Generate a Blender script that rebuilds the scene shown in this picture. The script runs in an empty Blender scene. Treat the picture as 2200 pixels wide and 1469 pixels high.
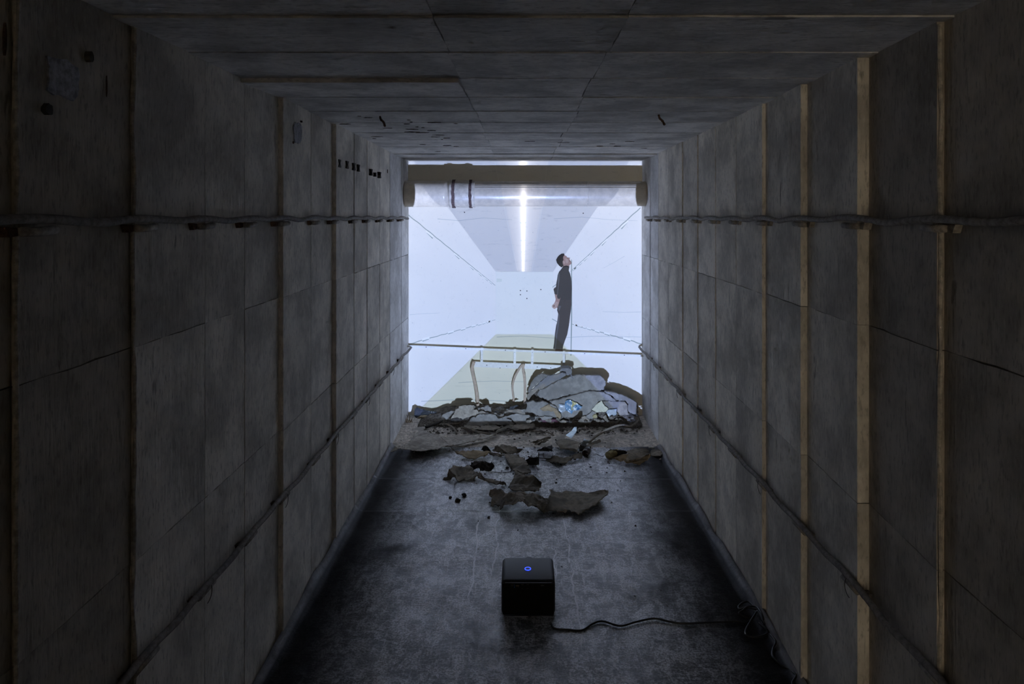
import bpy, bmesh, math, random
from mathutils import Vector, noise
from mathutils.geometry import tessellate_polygon

random.seed(7)
SC = bpy.context.scene
COL = SC.collection

# ------------------------------------------------------------------ camera
F = 1467.0            # focal length in pixels of the 2200 x 1469 frame
VX, VY = 1122.0, 465.0
CAMZ = 1.70
cam = bpy.data.cameras.new('camera')
cam.sensor_width = 36.0
cam.lens = 36.0 * F / 2200.0
cam.shift_x = -(VX - 1100.0) / 2200.0
cam.shift_y = -(734.5 - VY) / 2200.0
cam.clip_start = 0.02
camo = bpy.data.objects.new('camera', cam)
camo.location = (0, 0, CAMZ)
camo.rotation_euler = (math.radians(90), 0, 0)
COL.objects.link(camo)
SC.camera = camo

# ------------------------------------------------------------------ view
SC.view_settings.view_transform = 'Standard'
SC.view_settings.look = 'None'
SC.view_settings.gamma = 1.0
SC.view_settings.use_curve_mapping = False
SC.view_settings.exposure = 0.0
SC.cycles.use_denoising = True
SC.cycles.use_adaptive_sampling = True
SC.cycles.adaptive_threshold = 0.08
SC.cycles.adaptive_min_samples = 20
SC.cycles.max_bounces = 7
SC.cycles.diffuse_bounces = 5
SC.cycles.use_light_tree = False
SC.cycles.sample_clamp_indirect = 4.0
SC.cycles.caustics_reflective = False
SC.cycles.caustics_refractive = False

# ------------------------------------------------------------------ world: dim warm daylight that reaches the tunnel by the side opening behind the camera
WORLD_COL = (1.0, 0.83, 0.62)
WORLD_STR = 118.0
w = bpy.data.worlds.new('world')
SC.world = w
w.use_nodes = True
w.node_tree.nodes['Background'].inputs[0].default_value = (*WORLD_COL, 1)
w.node_tree.nodes['Background'].inputs[1].default_value = WORLD_STR

# tunnel dimensions
XL, XR, ZC, YE = -0.974, 1.025, 2.177, 5.83
YR = -16.0                      # rear wall behind the camera
OP0, OP1 = -15.2, -11.6          # side opening in the left wall, behind the camera
S = YE / F                     # metres per pixel on the end wall
PROJ_POWER = 330.0
LENS = Vector((0.03, 3.13, 0.125))
BEAM_TILT = math.radians(17.5)
portal = bpy.data.lights.new('opening_portal', 'AREA')
portal.shape = 'RECTANGLE'
portal.size = OP1 - OP0
portal.size_y = 2.0
portal.cycles.is_portal = True
po = bpy.data.objects.new('opening_portal', portal)
po.location = (XL - 0.06, (OP0 + OP1) / 2, 1.05)
po.rotation_euler = (math.radians(90), 0, math.radians(90))
po.rotation_euler = (0, math.radians(-90), 0)
COL.objects.link(po)


def P(px, py, Y):
    return Vector(((px - VX) / F * Y, Y, CAMZ - (py - VY) / F * Y))


def PF(px, py, h=0.0):
    return P(px, py, (CAMZ - h) * F / (py - VY))


# ------------------------------------------------------------------ node helpers
class NT:
    def __init__(self, tree):
        self.t = tree

    def n(self, typ, **kw):
        nd = self.t.nodes.new(typ)
        for k, v in kw.items():
            setattr(nd, k, v)
        return nd

    def val(self, sock, v):
        if hasattr(v, 'is_output') or isinstance(v, bpy.types.NodeSocket):
            self.t.links.new(v, sock)
        elif isinstance(v, (tuple, list)) and len(v) == 3 and sock.type == 'RGBA':
            sock.default_value = (*v, 1)
        else:
            sock.default_value = v

    def m(self, op, a, b=0.0, c=0.0, clamp=False):
        nd = self.n('ShaderNodeMath', operation=op, use_clamp=clamp)
        for i, v in enumerate((a, b, c)):
            self.val(nd.inputs[i], v)
        return nd.outputs[0]

    def mix(self, f, a, b, blend='MIX'):
        nd = self.n('ShaderNodeMix', data_type='RGBA', blend_type=blend)
        self.val(nd.inputs[0], f)
        self.val(nd.inputs[6], a)
        self.val(nd.inputs[7], b)
        return nd.outputs[2]

    def step(self, v, e0, e1):      # smooth step
        nd = self.n('ShaderNodeMapRange', interpolation_type='SMOOTHSTEP')
        self.val(nd.inputs[0], v)
        nd.inputs[1].default_value = e0
        nd.inputs[2].default_value = e1
        return nd.outputs[0]

    def noise(self, vec, scale, detail=4, rough=0.6, dist=0.0, sc=None):
        if sc:
            mp = self.n('ShaderNodeMapping')
            self.val(mp.inputs[0], vec)
            mp.inputs[3].default_value = sc
            vec = mp.outputs[0]
        nd = self.n('ShaderNodeTexNoise')
        self.val(nd.inputs['Vector'], vec)
        nd.inputs['Scale'].default_value = scale
        nd.inputs['Detail'].default_value = detail
        nd.inputs['Roughness'].default_value = rough
        nd.inputs['Distortion'].default_value = dist
        return nd.outputs[0]


MATS = {}


def newmat(name):
    m = bpy.data.materials.new(name)
    m.use_nodes = True
    m.node_tree.nodes.clear()
    t = NT(m.node_tree)
    out = t.n('ShaderNodeOutputMaterial')
    b = t.n('ShaderNodeBsdfPrincipled')
    m.node_tree.links.new(b.outputs[0], out.inputs[0])
    MATS[name] = m
    return m, t, b


def bump(t, b, h, strength=0.4, dist=0.004):
    nd = t.n('ShaderNodeBump')
    nd.inputs['Strength'].default_value = strength
    nd.inputs['Distance'].default_value = dist
    t.val(nd.inputs['Height'], h)
    t.t.links.new(nd.outputs[0], b.inputs['Normal'])


def plain(name, col, rough=0.7, var=0.25, scale=40.0, spec=0.3, metal=0.0, bumps=0.3, alt=None):
    m, t, b = newmat(name)
    tc = t.n('ShaderNodeTexCoord').outputs['Object']
    n1 = t.noise(tc, scale, 3, 0.65)
    n2 = t.noise(tc, scale * 0.18, 2, 0.5) if alt else None
    dark = tuple(c * (1 - var) for c in col)
    lite = tuple(min(1, c * (1 + var)) for c in col)
    c = t.mix(t.step(n1, 0.3, 0.7), dark, lite)
    if alt:
        c = t.mix(t.step(n2, 0.5, 0.62), c, alt)
    oi = t.n('ShaderNodeObjectInfo')
    k = t.m('MULTIPLY_ADD', oi.outputs['Random'], 0.3, 0.85)
    vm = t.n('ShaderNodeMix', data_type='RGBA', blend_type='MULTIPLY')
    vm.inputs[0].default_value = 1.0
    t.val(vm.inputs[6], c)
    cc = t.n('ShaderNodeCombineColor')
    for i in range(3):
        t.val(cc.inputs[i], k)
    t.val(vm.inputs[7], cc.outputs[0])
    t.val(b.inputs['Base Color'], vm.outputs[2])
    b.inputs['Roughness'].default_value = rough
    b.inputs['Specular IOR Level'].default_value = spec
    b.inputs['Metallic'].default_value = metal
    if bumps:
        bump(t, b, n1, bumps, 0.003)
    return m


def concrete(name, grain, base=(0.85, 0.80, 0.715)):
    """cast concrete with the grain of the formwork boards; grain = stretch per axis"""
    m, t, b = newmat(name)
    tc = t.n('ShaderNodeTexCoord').outputs['Object']
    oi = t.n('ShaderNodeObjectInfo')
    off = t.n('ShaderNodeVectorMath', operation='SCALE')
    cxyz = t.n('ShaderNodeCombineXYZ')
    for i in range(3):
        t.val(cxyz.inputs[i], oi.outputs['Random'])
    t.val(off.inputs[0], cxyz.outputs[0])
    off.inputs['Scale'].default_value = 9.0
    ad = t.n('ShaderNodeVectorMath', operation='ADD')
    t.val(ad.inputs[0], tc)
    t.val(ad.inputs[1], off.outputs[0])
    v = ad.outputs[0]
    big = t.noise(v, 3.6, 4, 0.68)
    grainn = t.noise(v, 24, 4, 0.74, 0.0, tuple(0.15 if g < 1 else g for g in grain))
    fine = t.noise(v, 90, 2, 0.7, 0.0, tuple(0.35 if g < 1 else 1.2 for g in grain))
    c = t.mix(t.step(big, 0.34, 0.66), tuple(x * 0.66 for x in base), tuple(min(0.95, x * 1.12) for x in base))
    c = t.mix(t.step(grainn, 0.41, 0.24), c, tuple(x * 0.45 for x in base))
    c = t.mix(t.m('MULTIPLY', t.step(fine, 0.47, 0.32), 0.45), c, tuple(x * 0.34 for x in base))
    c = t.mix(t.m('MULTIPLY', t.step(fine, 0.56, 0.70), 0.25), c, tuple(min(1, x * 1.3) for x in base))
    # dark run marks and rust spots
    spot = t.noise(v, 9, 3, 0.75, 0.0, tuple(0.35 if g < 1 else g * 0.8 for g in grain))
    sm = t.m('MULTIPLY', t.step(spot, 0.66, 0.71), t.step(big, 0.50, 0.60))
    c = t.mix(t.m('MULTIPLY', sm, 0.6), c, (0.08, 0.06, 0.045))
    k = t.m('MULTIPLY_ADD', oi.outputs['Random'], 0.22, 0.87)
    cc = t.n('ShaderNodeCombineColor')
    for i in range(3):
        t.val(cc.inputs[i], k)
    c = t.mix(1.0, c, cc.outputs[0], 'MULTIPLY')
    t.val(b.inputs['Base Color'], c)
    b.inputs['Roughness'].default_value = 0.85
    b.inputs['Specular IOR Level'].default_value = 0.15
    bump(t, b, grainn, 0.5, 0.006)
    return m


concrete('concrete_wall', (1.6, 1.6, 0.09))
concrete('concrete_ceiling', (0.09, 1.6, 1.6), (0.84, 0.825, 0.80))
concrete('concrete_near_dimmed', (1.6, 1.6, 0.09), (0.54, 0.49, 0.415))  # browner near panels, darkened further to deepen the fall-off of light
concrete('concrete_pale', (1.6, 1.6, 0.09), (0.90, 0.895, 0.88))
plain('absorbing_concrete', (0.10, 0.095, 0.09), 0.95, 0.2, 12, 0.1)  # darkened so the unseen tunnel behind the camera absorbs bounced light
plain('mortar', (0.42, 0.39, 0.34), 0.9, 0.3, 60, 0.1, 0, 0.8)
plain('joint_dark', (0.10, 0.085, 0.07), 0.95, 0.3, 60, 0.1)
plain('pipe_paint', (0.62, 0.54, 0.41), 0.32, 0.10, 18, 0.5, 0, 0.25)
plain('pipe_sleeve', (0.60, 0.53, 0.41), 0.4, 0.16, 30, 0.5, 0, 0.5)
plain('rust_drip', (0.10, 0.065, 0.055), 0.8, 0.4, 90, 0.2)
plain('cable_sheath', (0.26, 0.24, 0.22), 0.7, 0.3, 60, 0.2)
plain('stub_grey', (0.34, 0.31, 0.27), 0.8, 0.3, 80, 0.2)
plain('rust', (0.11, 0.065, 0.045), 0.9, 0.4, 120, 0.15)
plain('wire', (0.08, 0.07, 0.065), 0.6, 0.2, 80, 0.4)
plain('white_metal', (0.80, 0.77, 0.69), 0.5, 0.06, 60, 0.4)
plain('beige_strip', (0.42, 0.32, 0.225), 0.6, 0.12, 40, 0.3)
plain('felt_grey', (0.25, 0.235, 0.205), 0.85, 0.18, 22, 0.2, 0, 0.5, alt=(0.20, 0.185, 0.16))
plain('felt_dusty', (0.30, 0.265, 0.21), 0.9, 0.22, 26, 0.15, 0, 0.5, alt=(0.22, 0.215, 0.21))
plain('felt_brown', (0.23, 0.20, 0.155), 0.85, 0.3, 30, 0.2, 0, 0.5, alt=(0.13, 0.115, 0.09))
plain('felt_dark', (0.045, 0.040, 0.035), 0.8, 0.35, 40, 0.25, 0, 0.5)
plain('felt_tan', (0.30, 0.23, 0.14), 0.8, 0.2, 30, 0.25, 0, 0.4)
plain('felt_blueblack', (0.045, 0.048, 0.052), 0.35, 0.3, 30, 0.5, 0, 0.3)
plain('dirt', (0.50, 0.45, 0.385), 0.95, 0.4, 45, 0.1, 0, 0.8, alt=(0.34, 0.31, 0.265))
plain('felt_flap', (0.46, 0.42, 0.36), 0.9, 0.3, 40, 0.1, 0, 0.6, alt=(0.32, 0.29, 0.25))
plain('rubble_dark', (0.13, 0.112, 0.092), 0.95, 0.5, 60, 0.15, 0, 0.8)
plain('plastic_white', (0.55, 0.57, 0.55), 0.35, 0.08, 30, 0.5)
plain('plastic_shard', (0.27, 0.29, 0.285), 0.4, 0.1, 30, 0.4)
plain('paper_cream', (0.58, 0.56, 0.42), 0.7, 0.1, 40, 0.2)
plain('plastic_pale', (0.34, 0.38, 0.40), 0.3, 0.15, 30, 0.5)
plain('wood_stick', (0.26, 0.225, 0.18), 0.8, 0.3, 60, 0.2, 0, 0.5)
plain('foam_yellow', (0.34, 0.29, 0.15), 0.8, 0.25, 40, 0.2)
plain('brown_glass', (0.025, 0.012, 0.008), 0.08, 0.2, 20, 0.6, 0, 0)
plain('maroon', (0.10, 0.035, 0.05), 0.6, 0.2, 30, 0.3)
plain('black_shell', (0.010, 0.010, 0.011), 0.45, 0.15, 200, 0.35, 0, 0.15)
plain('black_gloss', (0.004, 0.004, 0.004), 0.3, 0.1, 200, 0.2, 0, 0)
plain('trim_silver', (0.35, 0.36, 0.40), 0.35, 0.1, 100, 0.5, 0.7, 0)
plain('grey_print', (0.42, 0.42, 0.42), 0.6, 0.05, 100, 0.2, 0, 0)
plain('blue_port', (0.10, 0.22, 0.75), 0.5, 0.05, 100, 0.3, 0, 0)
plain('black_rubber', (0.012, 0.012, 0.013), 0.35, 0.2, 80, 0.45, 0, 0)
# flat picture thrown on the end wall
WHITE = (0.83, 0.76, 0.60)          # the end wall is painted cream


def picmat(name, col, scale=26, amt=0.35, stretch=(1, 1, 1)):
    m, t, b = newmat(name)
    tc = t.n('ShaderNodeTexCoord').outputs['Object']
    n1 = t.noise(tc, scale, 4, 0.7, 0.2, stretch)
    n2 = t.noise(tc, 4, 2, 0.5)
    sp = t.noise(tc, 70, 1, 0.5)
    c = t.mix(t.m('MULTIPLY', t.step(n1, 0.44, 0.26), amt), col, tuple(x * 0.62 for x in col))
    c = t.mix(t.m('MULTIPLY', t.step(n2, 0.35, 0.7), 0.10), c, tuple(x * 0.8 for x in col))
    c = t.mix(t.m('MULTIPLY', t.step(sp, 0.74, 0.78), 0.6), c, tuple(x * 0.4 for x in col))
    t.val(b.inputs['Base Color'], c)
    b.inputs['Roughness'].default_value = 0.9
    b.inputs['Specular IOR Level'].default_value = 0.1


picmat('pic_wall', WHITE, 26, 0.16)
picmat('pic_ceiling', WHITE, 16, 0.42, (0.5, 1, 2.2))
picmat('pic_back', (0.81, 0.76, 0.61), 26, 0.2)
picmat('pic_floor', (0.84, 0.78, 0.60), 14, 0.3, (0.35, 1, 2.6))
picmat('pic_line', (0.36, 0.38, 0.29), 60, 0.4)
picmat('pic_pale', (0.90, 0.84, 0.67), 60, 0.1)
picmat('pic_stub', (0.70, 0.68, 0.53), 60, 0.2)
picmat('pic_shade', (0.60, 0.58, 0.47), 60, 0.1)
picmat('pic_cloth', (0.078, 0.067, 0.051), 40, 0.3)
picmat('pic_trouser', (0.090, 0.074, 0.055), 40, 0.3)
picmat('pic_fold', (0.130, 0.119, 0.100), 40, 0.3)
picmat('pic_hair', (0.055, 0.045, 0.032), 60, 0.3)
picmat('pic_skin', (0.360, 0.223, 0.158), 50, 0.1)
picmat('pic_skin_light', (0.460, 0.314, 0.223), 50, 0.1)
picmat('pic_skin_dark', (0.170, 0.095, 0.065), 50, 0.1)
picmat('wall_paint', (0.74, 0.70, 0.58), 26, 0.15)


def tar():
    m, t, b = newmat('tar_felt')
    tc = t.n('ShaderNodeTexCoord').outputs['Object']
    big = t.noise(tc, 2.1, 3, 0.6)
    streak = t.noise(tc, 12, 5, 0.75, 0.9, (1.3, 0.8, 1))
    cross = t.noise(tc, 52, 4, 0.75, 0.8, (0.40, 1.2, 1))
    along = t.noise(tc, 34, 3, 0.7, 0.0, (2.2, 0.22, 1))
    grit = t.noise(tc, 120, 2, 0.7)
    zone = t.step(big, 0.22, 0.47)
    d = t.m('ADD', t.m('MULTIPLY', t.step(streak, 0.45, 0.58), 0.6), t.m('ADD', t.m('MULTIPLY', t.step(cross, 0.43, 0.64), 0.55), t.m('MULTIPLY', t.step(along, 0.53, 0.68), 0.4)))
    d = t.m('MULTIPLY', t.m('MULTIPLY_ADD', d, 0.95, 0.22), zone, clamp=True)
    d = t.m('MULTIPLY', d, t.m('MULTIPLY_ADD', t.step(grit, 0.36, 0.60), 0.75, 0.25))
    # less dust towards the two walls
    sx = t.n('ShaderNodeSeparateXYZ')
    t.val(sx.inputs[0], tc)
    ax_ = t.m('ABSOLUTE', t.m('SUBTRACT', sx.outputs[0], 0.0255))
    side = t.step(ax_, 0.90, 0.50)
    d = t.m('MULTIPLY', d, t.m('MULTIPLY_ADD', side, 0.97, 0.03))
    d = t.m('MAXIMUM', d, t.m('MULTIPLY', t.step(ax_, 0.955, 0.982), t.m('MULTIPLY_ADD', streak, 1.0, -0.1)))  # pale rims: dusty edges, with their lit highlight also put into the colour
    # dried run lines along the tunnel
    wob = t.noise(tc, 5, 4, 0.6)
    lines = None
    for x0, y0, y1 in ((-0.235, 2.9, 4.0), (-0.14, 3.1, 4.3), (0.235, 2.6, 4.2), (0.16, 3.1, 3.6)):
        dx = t.m('ABSOLUTE', t.m('SUBTRACT', t.m('MULTIPLY_ADD', wob, 0.07, sx.outputs[0]), x0 + 0.035))
        l = t.m('MULTIPLY', t.step(dx, 0.0065, 0.002), t.m('MULTIPLY', t.step(sx.outputs[1], y0, y0 + 0.15), t.step(sx.outputs[1], y1, y1 - 0.2)))
        lines = l if lines is None else t.m('MAXIMUM', lines, l)
    lines = t.m('MULTIPLY', lines, t.step(along, 0.3, 0.5))
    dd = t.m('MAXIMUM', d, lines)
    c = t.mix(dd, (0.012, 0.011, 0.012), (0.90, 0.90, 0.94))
    t.val(b.inputs['Base Color'], c)
    t.val(b.inputs['Roughness'], t.m('MULTIPLY_ADD', grit, 0.3, 0.20))
    sheen = t.m('MULTIPLY', t.m('MULTIPLY', side, zone), t.m('MULTIPLY_ADD', t.step(streak, 0.35, 0.62), 0.65, 0.35))
    t.val(b.inputs['Specular IOR Level'], t.m('MULTIPLY_ADD', sheen, 1.15, 0.04))
    bump(t, b, cross, 0.35, 0.003)


tar()


def plastic_print():
    m, t, b = newmat('blue_print')
    tc = t.n('ShaderNodeTexCoord').outputs['Object']
    n = t.noise(tc, 32, 3, 0.5, 0.8)
    c = t.mix(t.step(n, 0.40, 0.5), (0.06, 0.14, 0.26), (0.15, 0.27, 0.38))
    c = t.mix(t.step(n, 0.54, 0.62), c, (0.42, 0.46, 0.48))
    n2 = t.noise(tc, 18, 2, 0.5, 0.3)
    c = t.mix(t.step(n2, 0.60, 0.66), c, (0.40, 0.36, 0.16))
    t.val(b.inputs['Base Color'], c)
    b.inputs['Roughness'].default_value = 0.2


plastic_print()


def glassy():
    m, t, b = newmat('clear_glass')
    b.inputs['Base Color'].default_value = (0.75, 0.76, 0.80, 1)
    b.inputs['Roughness'].default_value = 0.12
    b.inputs['Transmission Weight'].default_value = 0.75
    b.inputs['IOR'].default_value = 1.3


glassy()


def led():
    m, t, b = newmat('led_blue')
    b.inputs['Base Color'].default_value = (0.02, 0.04, 0.5, 1)
    b.inputs['Emission Color'].default_value = (0.03, 0.07, 1.0, 1)
    b.inputs['Emission Strength'].default_value = 2.5


led()


# ------------------------------------------------------------------ object helpers
def tag(o, label=None, cat=None, group=None, kind=None):
    if label:
        o['label'] = label
    if cat:
        o['category'] = cat
    if group:
        o['group'] = group
    if kind:
        o['kind'] = kind
    return o


def link(name, bm, mat, parent=None, smooth=False, loc=None):
    me = bpy.data.meshes.new(name)
    bmesh.ops.recalc_face_normals(bm, faces=bm.faces[:])
    if loc is not None:
        for v in bm.verts:
            v.co -= Vector(loc)
    bm.to_mesh(me)
    bm.free()
    if smooth:
        for p in me.polygons:
            p.use_smooth = True
    me.materials.append(MATS[mat])
    o = bpy.data.objects.new(name, me)
    if loc is not None:
        o.location = loc
    COL.objects.link(o)
    if parent:
        o.parent = parent
        if loc is None and parent.type == 'EMPTY':
            o.location = -parent.location
    return o


def empty(name, loc, label, cat, group=None):
    o = bpy.data.objects.new(name, None)
    o.location = loc
    o.empty_display_size = 0.05
    COL.objects.link(o)
    return tag(o, label, cat, group)


def box(bm, a, b):
    vs = [bm.verts.new((x, y, z)) for x in (a[0], b[0]) for y in (a[1], b[1]) for z in (a[2], b[2])]
    for f in ((0, 1, 3, 2), (4, 6, 7, 5), (0, 4, 5, 1), (2, 3, 7, 6), (0, 2, 6, 4), (1, 5, 7, 3)):
        bm.faces.new([vs[i] for i in f])
    return vs


def prism(bm, pts, vec):
    """closed outline swept by a vector"""
    a = [bm.verts.new(p) for p in pts]
    b = [bm.verts.new(Vector(p) + vec) for p in pts]
    n = len(pts)
    bm.faces.new(a)
    bm.faces.new(b[::-1])
    for i in range(n):
        j = (i + 1) % n
        bm.faces.new((a[i], b[i], b[j], a[j]))


def smooth_path(pts, n=6):
    pts = [Vector(p) for p in pts]
    if len(pts) < 3:
        return pts
    out = []
    q = [pts[0] * 2 - pts[1]] + pts + [pts[-1] * 2 - pts[-2]]
    for i in range(1, len(q) - 2):
        for k in range(n):
            s = k / n
            p0, p1, p2, p3 = q[i - 1:i + 3]
            out.append(0.5 * ((2 * p1) + (p2 - p0) * s + (2 * p0 - 5 * p1 + 4 * p2 - p3) * s * s + (3 * p1 - p0 - 3 * p2 + p3) * s ** 3))
    out.append(pts[-1])
    return out


def tube(bm, pts, r, seg=8, jitter=0.0, seed=0):
    rings = []
    n = len(pts)
    up = None
    for i, p in enumerate(pts):
        d = (pts[min(i + 1, n - 1)] - pts[max(i - 1, 0)])
        if d.length < 1e-9:
            d = Vector((0, 1, 0))
        d.normalize()
        if up is None:
            up = Vector((0, 0, 1)) if abs(d.z) < 0.9 else Vector((1, 0, 0))
        a = d.cross(up)
        if a.length < 1e-4:
            a = d.cross(Vector((1, 0.3, 0)))
        a.normalize()
        b = a.cross(d).normalized()
        up = b
        rr = r(i / max(1, n - 1)) if callable(r) else r
        rr *= 1 + jitter * noise.noise(Vector((i * 0.7 + seed * 13, seed, 0)))
        rings.append([bm.verts.new(p + (a * math.cos(2 * math.pi * k / seg) + b * math.sin(2 * math.pi * k / seg)) * rr) for k in range(seg)])
    for i in range(n - 1):
        for k in range(seg):
            bm.faces.new((rings[i][k], rings[i][(k + 1) % seg], rings[i + 1][(k + 1) % seg], rings[i + 1][k]))
    bm.faces.new(rings[0][::-1])
    bm.faces.new(rings[-1])


def jag(a, b, n, amt, seed, axis):
    """points from a to b (b left out) with ragged offset along axis"""
    out = []
    for i in range(n):
        s = i / n
        p = a.lerp(b, s)
        if i:
            p = p + axis * amt * noise.noise(Vector((s * 9.3 + seed * 3.1, seed * 1.7, 0.3))) * 1.6
        out.append(p)
    return out


def sheet(name, pts, mat, parent=None, thick=0.006, amp=0.008, seed=0, cuts=3, ragged=0.004, freq=9.0, away=None):
    """torn sheet: outline of 3-D points, triangulated, subdivided, crumpled and given thickness"""
    bm = bmesh.new()
    vs = [bm.verts.new(p) for p in pts]
    f = bm.faces.new(vs)
    f.normal_update()
    nrm = f.normal.copy()
    bmesh.ops.triangulate(bm, faces=[f], ngon_method='BEAUTY')
    for _ in range(2 if cuts > 1 else 1):
        es = [e for e in bm.edges if e.calc_length() > 0.02]
        if es:
            bmesh.ops.subdivide_edges(bm, edges=es, cuts=1, use_grid_fill=True)
            bmesh.ops.triangulate(bm, faces=bm.faces[:])
    if cuts > 2:
        es = [e for e in bm.edges if e.calc_length() > 0.016]
        if es:
            bmesh.ops.subdivide_edges(bm, edges=es, cuts=1, use_grid_fill=True)
            bmesh.ops.triangulate(bm, faces=bm.faces[:])
    o3 = Vector((seed * 7.7, seed * 3.3, seed * 1.9))
    for v in bm.verts:
        q = v.co * freq + o3
        d = noise.noise(q) + 0.5 * noise.noise(q * 2.3) + 0.25 * noise.noise(q * 5.1)
        v.co += nrm * amp * d
        if v.is_boundary:
            v.co += noise.noise_vector(v.co * 45 + o3) * ragged + noise.noise_vector(v.co * 160 + o3) * ragged * 0.6
    bmesh.ops.recalc_face_normals(bm, faces=bm.faces[:])
    geo = bmesh.ops.extrude_face_region(bm, geom=bm.faces[:])
    away = (away or nrm).normalized()
    for v in [g for g in geo['geom'] if isinstance(g, bmesh.types.BMVert)]:
        v.co += away * thick
    return link(name, bm, mat, parent)


def lift(bm, o=None):
    pass


def cr(ox, oy, sc):
    return lambda x, y: (ox + x / sc, oy + y / sc)


# ------------------------------------------------------------------ structure
def plank_wall(side):
    left = side == 'left'
    x0 = XL if left else XR
    sg = 1 if left else -1                      # into the tunnel
    bm = bmesh.new()
    xa, xb = x0 - sg * 0.045, x0 - sg * 0.25
    if left:                                     # backing wall with the side opening
        box(bm, (min(xa, xb), YR, 0), (max(xa, xb), OP0, ZC + 0.05))
        box(bm, (min(xa, xb), OP1, 0), (max(xa, xb), YE + 0.2, ZC + 0.05))
        box(bm, (min(xa, xb), OP0, 2.06), (max(xa, xb), OP1, ZC + 0.05))
    else:
        box(bm, (min(xa, xb), YR, 0), (max(xa, xb), YE + 0.2, ZC + 0.05))
    wall = tag(link('wall_' + side, bm, 'absorbing_concrete'), kind='structure')
    if left:
        js = [-0.26, 0.14, 0.53, 0.915, 1.303, 1.697, 2.086, 2.39, 2.737, 3.127, 3.51, 3.915, 4.265, 4.654, 5.03, 5.50, YE]
        off = {1.303: (0.0, 0.006), 1.697: (0.002, 0.008), 2.086: (0.004, 0.005), 2.39: (0.002, 0.003), 2.737: (-0.004, 0.016),
               3.127: (0.006, 0.007), 3.51: (-0.004, 0.018), 3.915: (0.009, 0.011), 4.265: (0.003, 0.007), 4.654: (0.002, 0.003),
               5.03: (-0.002, 0.001), 5.50: (0.0, 0.002)}
    else:
        js = [-0.26, 0.14, 0.53, 0.90, 1.28, 1.6615, 2.046, 2.461, 2.875, 3.262, 3.615, 3.978, 4.358, 4.774, 5.141, 5.468, YE]
        off = {1.28: (0, 0.01), 1.6615: (-0.002, 0.016), 2.046: (-0.014, 0.021), 2.461: (-0.002, 0.021), 2.875: (0.0, 0.015),
               3.262: (0.003, 0.004), 3.615: (0.0, 0.004), 3.978: (0.0, 0.005), 4.358: (-0.002, 0.005), 4.774: (0.002, 0.003),
               5.141: (0.0, 0.001), 5.468: (-0.001, 0.003)}
    seams = [0.0, 0.84, 1.375, ZC]
    ex, ez, ey = Vector((1, 0, 0)), Vector((0, 0, 1)), Vector((0, 1, 0))
    sd = 3 if left else 57
    for i in range(len(js) - 1):
        y0, y1 = js[i], js[i + 1]
        o0 = off.get(y0, (0, 0.004))[1]
        o1 = off.get(y1, (0.0, 0))[0]
        for r in range(3):
            sd += 1
            dz = 0.004 * noise.noise(Vector((sd * 3.7, 1.1, 0)))
            xo = 0.0018 * noise.noise(Vector((sd * 1.37, 7.1, 2)))
            za = seams[r] + (0.0012 if r else 0) + (dz if r else 0)
            zb = seams[r + 1] - (0.0012 if r < 2 else -0.02) + (dz if r < 2 else 0)
            A = Vector((x0 + sg * (o0 + xo), y0 + 0.0006, za))
            B = Vector((x0 + sg * (o1 + xo), y1 - 0.0006, za))
            Cc = Vector((B.x, B.y, zb))
            D = Vector((A.x, A.y, zb))
            pts = jag(A, B, 8 if r else 1, 0.0022, sd, ez) + jag(B, Cc, 7, 0.0010, sd + 0.3, ey) + jag(Cc, D, 8 if r < 2 else 1, 0.0022, sd + 0.6, ez) + jag(D, A, 7, 0.0016, sd + 0.8, ey)
            bm = bmesh.new()
            prism(bm, pts, ex * (-sg) * 0.05)
            link('concrete_panel', bm, 'concrete_pale' if y0 > (5.0 if left else 5.1) else 'concrete_near_dimmed' if y1 < 2.05 else 'concrete_wall', wall)
    # ragged mortar squeezed out of the nearest joints
    for (yj, prot) in (((1.303, 0.004), (1.697, 0.006)) if left else ((1.6615, 0.004),)):
        bm = bmesh.new()
        pp = []
        for k in range(90):
            z = 0.02 + (ZC - 0.03) * k / 89
            pp.append(Vector((x0 + sg * (0.010 + prot * noise.noise(Vector((z * 7, yj, 0)))), yj - 0.002 + 0.005 * noise.noise(Vector((z * 4.0, yj * 3, 5))), z)))
        tube(bm, pp, lambda s: 0.0055 + 0.0035 * noise.noise(Vector((s * 26, yj * 9, 1))), 7)
        link('mortar_bead', bm, 'mortar', wall)
    return wall


WL = plank_wall('left')
WR = plank_wall('right')

# ceiling
bm = bmesh.new()
box(bm, (XL - 0.25, YR, ZC + 0.04), (XR + 0.25, YE + 0.2, ZC + 0.25))
CE = tag(link('ceiling', bm, 'absorbing_concrete'), kind='structure')
cj = [-0.2, 0.16, 0.53, 0.9, 1.26, 1.62, 1.982, 2.356, 2.73, 3.09, 3.464, 3.888, 4.24, 4.665, 5.18, YE]
cols = [XL - 0.02, -0.215, 0.245, XR + 0.02]
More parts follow.
